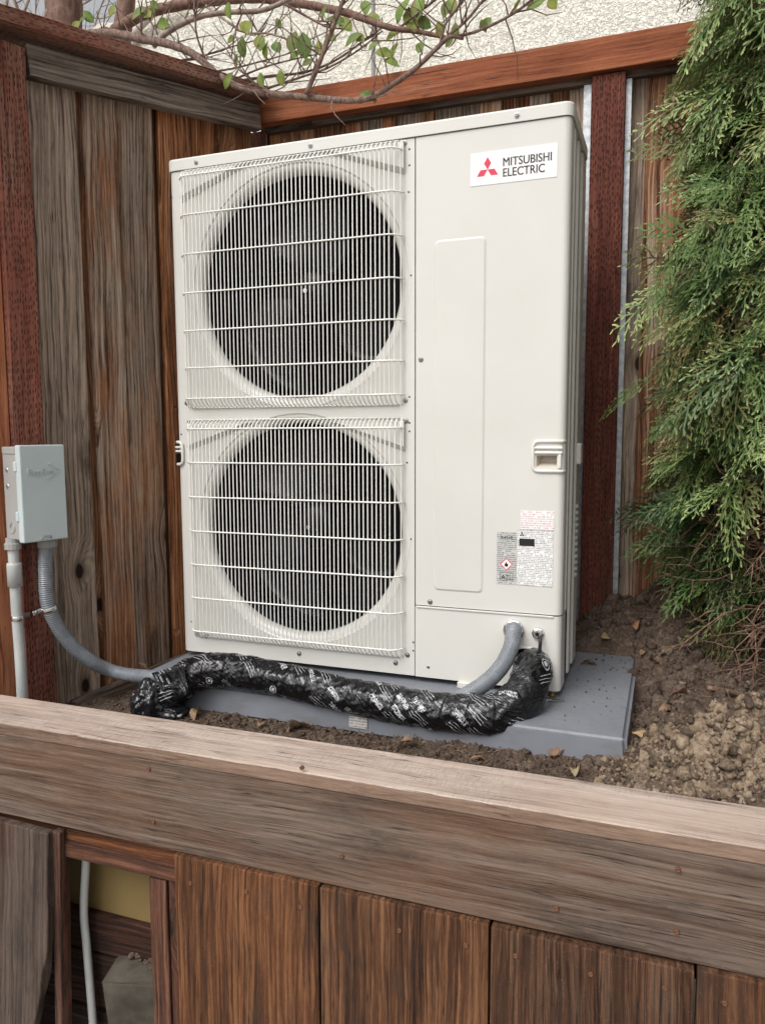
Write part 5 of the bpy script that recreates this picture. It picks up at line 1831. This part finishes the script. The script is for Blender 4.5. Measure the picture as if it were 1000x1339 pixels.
def add_spray(pos, dirv, facing, scale, tipw, brown, green, thin=0):
    dirv = dirv / np.linalg.norm(dirv)
    facing = facing - dirv * facing.dot(dirv)
    facing = facing / (np.linalg.norm(facing) + 1e-9)
    sidev = np.cross(facing, dirv)
    q, tn = SPR[rs.integers(len(SPR))]
    mirror = 1 if rs.random() < 0.5 else -1
    w = q[..., 0:1] * sidev * mirror * scale + q[..., 1:2] * facing * scale + q[..., 2:3] * dirv * scale
    # droop with distance along
    al = q[..., 2:3] * scale
    w = w + np.array([0, 0, -1.0]) * (al ** 2) * 1.6 + pos
    VQ.append(w)
    c = np.zeros(q.shape[:2] + (4,))
    c[..., 0] = np.clip(tn[:, None] * tipw, 0, 1)
    c[..., 1] = brown
    c[..., 2] = green
    c[..., 3] = 1
    TQ.append(c)


for k in range(430):
    z = rs.uniform(0.24, 1.95) if k < 390 else rs.uniform(0.33, 0.50)
    # favour the side towards the yard
    ang = rs.uniform(R(120), R(330)) if rs.random() < 0.88 else rs.uniform(R(-30), R(120))
    if z < 0.50 and k >= 390: ang = rs.uniform(R(140), R(190))
    if ang > R(195) and z < 0.80: z += 0.32
    cr = crown_r(z, ang)
    out = np.array([math.cos(ang), math.sin(ang), 0.0])
    if z < 0.50:
        # the skirt: only the left part still hangs green; the rest is bare twigs
        if not (R(140) < ang < R(190)): continue
    rr = cr * rs.uniform(0.60, 1.0) * (1.0 if rs.random() < 0.85 else 1.16)
    tip = np.array([TC.x, TC.y, z]) + out * rr
    if z < 0.5: tip[1] += 0.10
    if tip[1] > 0.50: tip[1] = 0.50 - rs.uniform(0, 0.05)
    root = np.array([TC.x, TC.y, max(0.05, z - 0.18 - 0.2 * rs.random())]) + out * 0.03
    mid = (root + tip) / 2 + np.array([0, 0, 0.05])
    limbs.append(([Vector(root), Vector(mid), Vector(tip)], [0.006, 0.004, 0.0018]))
    brown = 0.0 if rs.random() < 0.76 else rs.uniform(0.15, 0.7)
    green = rs.uniform(0.0, 1.0)
    tipw = rs.uniform(0.0, 1.15)
    near = out[1] < -0.3
    if near: tipw = min(1, tipw + 0.1); green = min(1, green + 0.15)
    ns = rs.integers(9, 15)
    roll = rs.uniform(-0.5, 0.5)
    for j in range(ns):
        f = rs.uniform(0.45, 1.0)
        pos = (1 - f) ** 2 * root + 2 * f * (1 - f) * mid + f * f * tip
        pos = pos + rs.normal(0, 0.018, 3)
        pos[1] = min(pos[1], 0.53)
        sidew = np.array([-out[1], out[0], 0.0])
        dv = out * rs.uniform(0.25, 0.8) + sidew * rs.uniform(-0.8, 0.8) + np.array([0, 0, rs.uniform(-0.8, 0.2)])
        if pos[1] > 0.42: dv[1] = min(dv[1], 0.0)
        fc = np.array([0, 0, 1.0]) * rs.uniform(0.1, 0.8) + out * rs.uniform(0.4, 1.1) + sidew * (roll + rs.uniform(-0.6, 0.6))
        add_spray(pos, dv, fc, rs.uniform(0.55, 1.0), tipw * rs.uniform(0.6, 1.2), brown if rs.random() < 0.85 else 0.4, np.clip(green + rs.normal(0, 0.15), 0, 1))
VQ = np.concatenate(VQ)
TQ = np.concatenate(TQ)
nq = len(VQ)
me = np_mesh('foliage', VQ.reshape(-1, 3), np.arange(nq * 4).reshape(nq, 4), 4, ('tint', 'FLOAT_COLOR', TQ.reshape(-1, 4)))
fo = link('foliage', me, M['thuja'], tj, kind='stuff')
link('branch_wood', multi_tubes('branch_wood', limbs, 5), M['drytwig'], tj, kind='stuff')
print('spray quads', nq)
# bare dry twigs below the green
items = []
for k in range(300):
    ang = rs.uniform(R(130), R(320))
    z0 = rs.uniform(0.04, 0.52)
    p = np.array([TC.x, TC.y, z0]) + np.array([math.cos(ang), math.sin(ang), 0]) * rs.uniform(0.03, 0.24)
    d = np.array([math.cos(ang), math.sin(ang), rs.uniform(-0.8, 0.5)])
    l = rs.uniform(0.08, 0.24)
    pts = [Vector(p)]
    for j in range(4):
        d = d + rs.normal(0, 0.28, 3)
        d /= np.linalg.norm(d)
        p = p + d * l / 4
        p[1] = min(p[1], 0.55)
        if p[2] < soil_z(p[0], p[1]) + 0.004: p[2] = soil_z(p[0], p[1]) + 0.004
        pts.append(Vector(p))
    items.append((pts, [0.0022, 0.0018, 0.0014, 0.0010, 0.0006]))
    for j in (2, 3):
        q = np.array(pts[j])
        dd = d + rs.normal(0, 0.7, 3)
        dd /= np.linalg.norm(dd)
        e1 = q + dd * l * 0.2
        e2 = e1 + (dd + rs.normal(0, 0.4, 3)) * l * 0.15
        e1[1], e2[1] = min(e1[1], 0.55), min(e2[1], 0.55)
        items.append(([Vector(q), Vector(e1), Vector(e2)], [0.0012, 0.0009, 0.0005]))
link('dry_twigs', multi_tubes('dry_twigs', items, 4), M['drytwig'], tj, kind='stuff')

# ================================================================== SHRUB-TREE OVER THE FENCE
tr = thing('branching_tree', at_depth(85, 60, 3.0), 'leafy branching tree with red brown stems leaning over the fence corner', 'tree')


def br(name, pts, r0, r1, mat, n=8, sides=9, parent=tr):
    P = [at_depth(*p) for p in pts]
    if name == 'trunk':
        P = [Vector((P[0].x + 0.03, P[0].y, -0.87)), Vector((P[0].x + 0.02, P[0].y, P[0].z * 0.4))] + P
    path = catmull(P, n)
    rr = np.linspace(r0, r1, len(path)) * (1.0 if name == 'trunk' else 0.8)
    rr = rr * (1 + 0.06 * np.sin(np.arange(len(path)) * 1.7))
    return link(name, tube_me(name, path, rr, sides), mat, parent, smooth=True), path


br('trunk', [(88, 120, 3.0), (84, 60, 3.0), (80, 20, 3.0), (76, -40, 3.02)], 0.058, 0.052, M['bark'], sides=14)
br('trunk', [(92, 110, 3.06), (97, 40, 3.05), (98, -40, 3.1)], 0.040, 0.030, M['bark'], sides=12)
br('trunk', [(157, 120, 3.1), (158, 75, 3.1), (163, 20, 3.1), (172, -40, 3.12)], 0.040, 0.034, M['bark'], sides=12)
MB_ = []
for nm, pts, r0, r1, mt in [
    ('branch', [(86, 52, 2.95), (120, 44, 2.75), (150, 44, 2.6), (190, 52, 2.5), (222, 58, 2.42), (255, 72, 2.36), (285, 98, 2.3), (312, 114, 2.26), (345, 122, 2.22), (400, 127, 2.16), (445, 131, 2.12), (478, 130, 2.10), (500, 119, 2.09), (540, 92, 2.08), (572, 62, 2.07), (588, 48, 2.06), (606, 50, 2.06)], 0.019, 0.0060, 'twig'),
    ('branch', [(150, 40, 2.95), (190, 18, 2.8), (230, 8, 2.75), (290, 0, 2.7), (340, -2, 2.6), (400, 6, 2.5), (450, 16, 2.4), (480, 26, 2.35), (510, 36, 2.3), (550, 42, 2.3), (585, 50, 2.28)], 0.026, 0.007, 'bark'),
    ('branch', [(200, 60, 2.5), (222, 40, 2.5), (260, 22, 2.48), (300, 16, 2.45), (340, 14, 2.42), (372, 2, 2.4), (392, -10, 2.4)], 0.013, 0.008, 'greybark'),
    ('branch', [(400, 124, 2.14), (412, 96, 2.12), (424, 66, 2.1), (436, 34, 2.08), (452, -8, 2.05)], 0.0085, 0.007, 'twig'),
    ('branch', [(270, 8, 2.6), (300, 30, 2.5), (322, 43, 2.45), (352, 44, 2.42), (382, 54, 2.4), (412, 66, 2.38)], 0.006, 0.0028, 'greybark'),
    ('branch', [(590, 48, 2.06), (620, 42, 2.05), (660, 24, 2.02), (690, 4, 2.0), (700, -10, 2.0)], 0.0052, 0.004, 'twig'),
    ('branch', [(586, 46, 2.06), (606, 30, 2.04), (622, 12, 2.02), (640, -12, 2.0)], 0.0050, 0.004, 'twig'),
    ('branch', [(575, 58, 2.07), (582, 32, 2.06), (598, 10, 2.05), (606, -10, 2.04)], 0.0045, 0.004, 'twig'),
    ('branch', [(220, 82, 2.6), (262, 74, 2.55), (300, 62, 2.5), (345, 50, 2.45)], 0.005, 0.002, 'twig'),
    ('branch', [(230, 95, 2.55), (290, 92, 2.5), (350, 78, 2.45), (390, 66, 2.4)], 0.005, 0.002, 'twig'),
    ('branch', [(300, 108, 2.35), (350, 100, 2.4), (400, 94, 2.42), (440, 78, 2.42), (480, 50, 2.42), (500, 36, 2.42)], 0.006, 0.003, 'twig'),
    ('branch', [(345, 117, 2.30), (390, 102, 2.35), (430, 88, 2.36), (468, 66, 2.36), (500, 40, 2.36)], 0.005, 0.0025, 'twig'),
    ('branch', [(310, 102, 2.35), (345, 88, 2.36), (382, 78, 2.38), (420, 70, 2.4)], 0.004, 0.002, 'twig'),
    ('branch', [(370, 4, 2.45), (395, 18, 2.42), (425, 34, 2.4), (450, 38, 2.38)], 0.0055, 0.003, 'twig'),
    ('branch', [(268, 76, 2.36), (258, 48, 2.34), (255, 20, 2.33), (254, -8, 2.33)], 0.0040, 0.0035, 'twig'),
    ('branch', [(520, 38, 2.3), (545, 18, 2.28), (566, 2, 2.26), (575, -8, 2.25)], 0.0048, 0.004, 'twig'),
    ('branch', [(210, 60, 2.5), (206, 44, 2.55), (196, 24, 2.6), (190, -5, 2.6)], 0.004, 0.003, 'twig'),
    ('branch', [(340, 118, 2.24), (330, 106, 2.24), (312, 90, 2.25), (300, 70, 2.26)], 0.004, 0.0018, 'twig'),
]:
    o, pth = br(nm, pts, r0, r1, M[mt])
    MB_.append((pth, r0))
# fine twigs off the branches
items = []
tips = []
rt = random.Random(21)
for pth, r0 in MB_:
    nT = int(len(pth) / 3.6)
    for _ in range(nT):
        i = rt.randrange(2, len(pth) - 2)
        p = pth[i]
        tg = (pth[i + 1] - pth[i]).normalized()
        d = (tg * rt.uniform(-0.2, 1.0) + Vector((rt.uniform(-0.7, 0.7), rt.uniform(-0.7, 0.4), rt.uniform(-0.3, 0.9)))).normalized()
        l = rt.uniform(0.05, 0.22)
        pts = [p.copy()]
        for j in range(3):
            d = (d + Vector((rt.uniform(-0.4, 0.4), rt.uniform(-0.4, 0.4), rt.uniform(-0.3, 0.4)))).normalized()
            pts.append(pts[-1] + d * l / 3)
        rr = min(0.0024, r0 * 0.5)
        items.append((pts, [rr, rr * 0.8, rr * 0.6, rr * 0.35]))
        tips.append((pts[-1], d))
        tips.append((pts[1], d))
link('twigs', multi_tubes('twigs', items, 5), M['twig'], tr, kind='stuff')
LV = [leaf_mesh('leaf', 0.060, 0.036, 0.05, 0.25, k * 2.3, 8, 5, 0.05, 0.7) for k in range(4)]
LEAF = [(318, 62, 2.36, -95, 1.0), (322, 36, 2.40, 110, 1.1), (340, 56, 2.36, -80, 1.0), (349, 66, 2.36, -100, .9), (362, 62, 2.36, -60, .9), (303, 52, 2.5, 180, .7), (310, 80, 2.45, -110, .7), (301, 106, 2.4, 200, .9), (232, 91, 2.5, 10, .9),
        (384, 55, 2.36, -95, 1.2), (398, 60, 2.34, -85, 1.3), (342, 104, 2.3, -70, .8), (368, 102, 2.3, -80, .8), (424, 18, 2.4, 60, .8), (440, 28, 2.36, -20, 1.0), (452, 32, 2.36, -50, 1.0), (462, 52, 2.34, 30, 1.0), (470, 50, 2.34, -40, .8), (478, 10, 2.34, 100, .9),
        (490, 60, 2.32, 40, .8), (502, 70, 2.3, 170, .9), (516, 66, 2.3, 80, .9), (512, 82, 2.3, 150, .8), (527, 14, 2.3, 60, 1.3), (538, 26, 2.3, -70, 1.4), (552, 30, 2.3, -30, 1.0), (548, 10, 2.28, 80, 1.3), (575, 38, 2.28, -80, .8), (590, 8, 2.2, -80, 1.0), (583, 12, 2.2, 70, 0.8),
        (516, 46, 2.32, 200, 1.0), (549, 62, 2.3, -100, .7), (636, 30, 2.1, 50, .6), (632, 34, 2.1, 110, .6), (700, 6, 2.05, 20, .9), (722, 4, 2.05, -60, .8), (676, 8, 2.05, 60, .6), (182, 18, 2.6, 30, 1.1), (192, 20, 2.6, -20, 1.0), (108, 28, 2.8, 200, .9), (116, 22, 2.8, -50, .9), (58, 36, 3.0, -90, .9), (100, 34, 2.9, 60, .8),
        (402, 82, 2.34, 20, .6), (418, 62, 2.34, -70, .7), (300, 14, 2.4, 100, .9), (214, 32, 2.5, -20, 1.0), (148, 14, 2.7, 60, .8), (596, 40, 2.1, -85, .7), (432, 50, 2.36, -30, .8)]
for k_ in range(14):
    tp, _d = tips[rt.randrange(len(tips))]
    v_ = MR.transposed() @ (tp - CAM)
    LEAF.append((500 + FPX * v_.x / -v_.z, 669.5 - FPX * v_.y / -v_.z, -v_.z, rt.uniform(-170, 170), rt.uniform(0.45, 0.95)))
tw_i = []
for k, (qx, qy, dep, a, s) in enumerate(LEAF):
    p = at_depth(qx, qy, dep)
    ax = Vector((math.cos(R(a)), rt.uniform(-0.4, 0.4), math.sin(R(a)))).normalized()
    nrm = Vector((rt.uniform(-0.5, 0.5), -1, rt.uniform(-0.3, 0.8))).normalized()
    nrm = (nrm - ax * nrm.dot(ax)).normalized()
    Mx = axes(ax, nrm.cross(ax), nrm, p - ax * 0.03 * s) @ Matrix.Scale(s, 4)
    tn = rt.choice([(1, 1, 1, 1), (1.3, 1.15, 0.8, 1), (0.75, 0.85, 0.8, 1), (1.7, 1.3, 0.8, 1), (0.9, 0.7, 0.7, 1), (1.1, 1.2, 0.9, 1)])
    link('leaf', LV[k % 4], M['leaf'], tr, Mx, tn, True)
    stem0 = p - ax * 0.03 * s
    # stalk to the nearest branch point
    bp = min((q_ for pth, _ in MB_ for q_ in pth), key=lambda q_: (q_ - stem0).length)
    if (bp - stem0).length < 0.35:
        mid = (bp + stem0) / 2 + Vector((rt.uniform(-0.01, 0.01), 0, rt.uniform(-0.015, 0.02)))
        tw_i.append(([bp, mid, stem0, p], [0.0018, 0.0014, 0.0010, 0.0006]))
link('leaf_stalks', multi_tubes('leaf_stalks', tw_i, 5), M['twig'], tr, kind='stuff')

# pale slender trees beyond, against the sky
st2 = thing('bare_sapling', at_depth(35, 90, 6.0), 'pale thin bare sapling against the white sky at top left', 'tree')
items = []
for pts, r0 in (([(40, 130, 6.0), (22, 50, 6.0), (8, 0, 6.0), (2, -30, 6.0)], 0.016), ([(8, 60, 5.8), (30, 20, 5.8), (45, -20, 5.8)], 0.018), ([(30, 90, 6), (50, 40, 6), (70, 0, 6), (80, -20, 6)], 0.010), ([(0, 20, 6), (30, 40, 6), (60, 30, 6)], 0.007), ([(36, 45, 5.5), (46, 22, 5.5), (48, -10, 5.5)], 0.009), ([(0, 46, 6.4), (26, 30, 6.4), (62, 46, 6.4)], 0.006), ([(118, 60, 6.2), (128, 20, 6.2), (140, -10, 6.2)], 0.010), ([(108, 20, 6.2), (136, 24, 6.2), (160, 10, 6.2)], 0.007), ([(104, 8, 6.2), (130, -6, 6.2)], 0.010)):
    P_ = [at_depth(*p) for p in pts]
    if r0 > 0.015: P_ = [Vector((P_[0].x, P_[0].y, -0.87))] + P_
    path = catmull(P_, 6)
    items.append((path, list(np.linspace(r0, r0 * 0.45, len(path)))))
    for _ in range(7):
        i = rt.randrange(len(path) - 1)
        d = Vector((rt.uniform(-1, 1), rt.uniform(-0.5, 0.5), rt.uniform(0.1, 1))).normalized()
        l = rt.uniform(0.1, 0.35)
        items.append(([path[i], path[i] + d * l * 0.5, path[i] + (d + Vector((rt.uniform(-0.3, 0.3), 0, 0.2))) * l], [r0 * 0.3, r0 * 0.25, r0 * 0.12]))
link('stems', multi_tubes('stems', items, 6), M['greybark'], st2, smooth=True, kind='stuff')
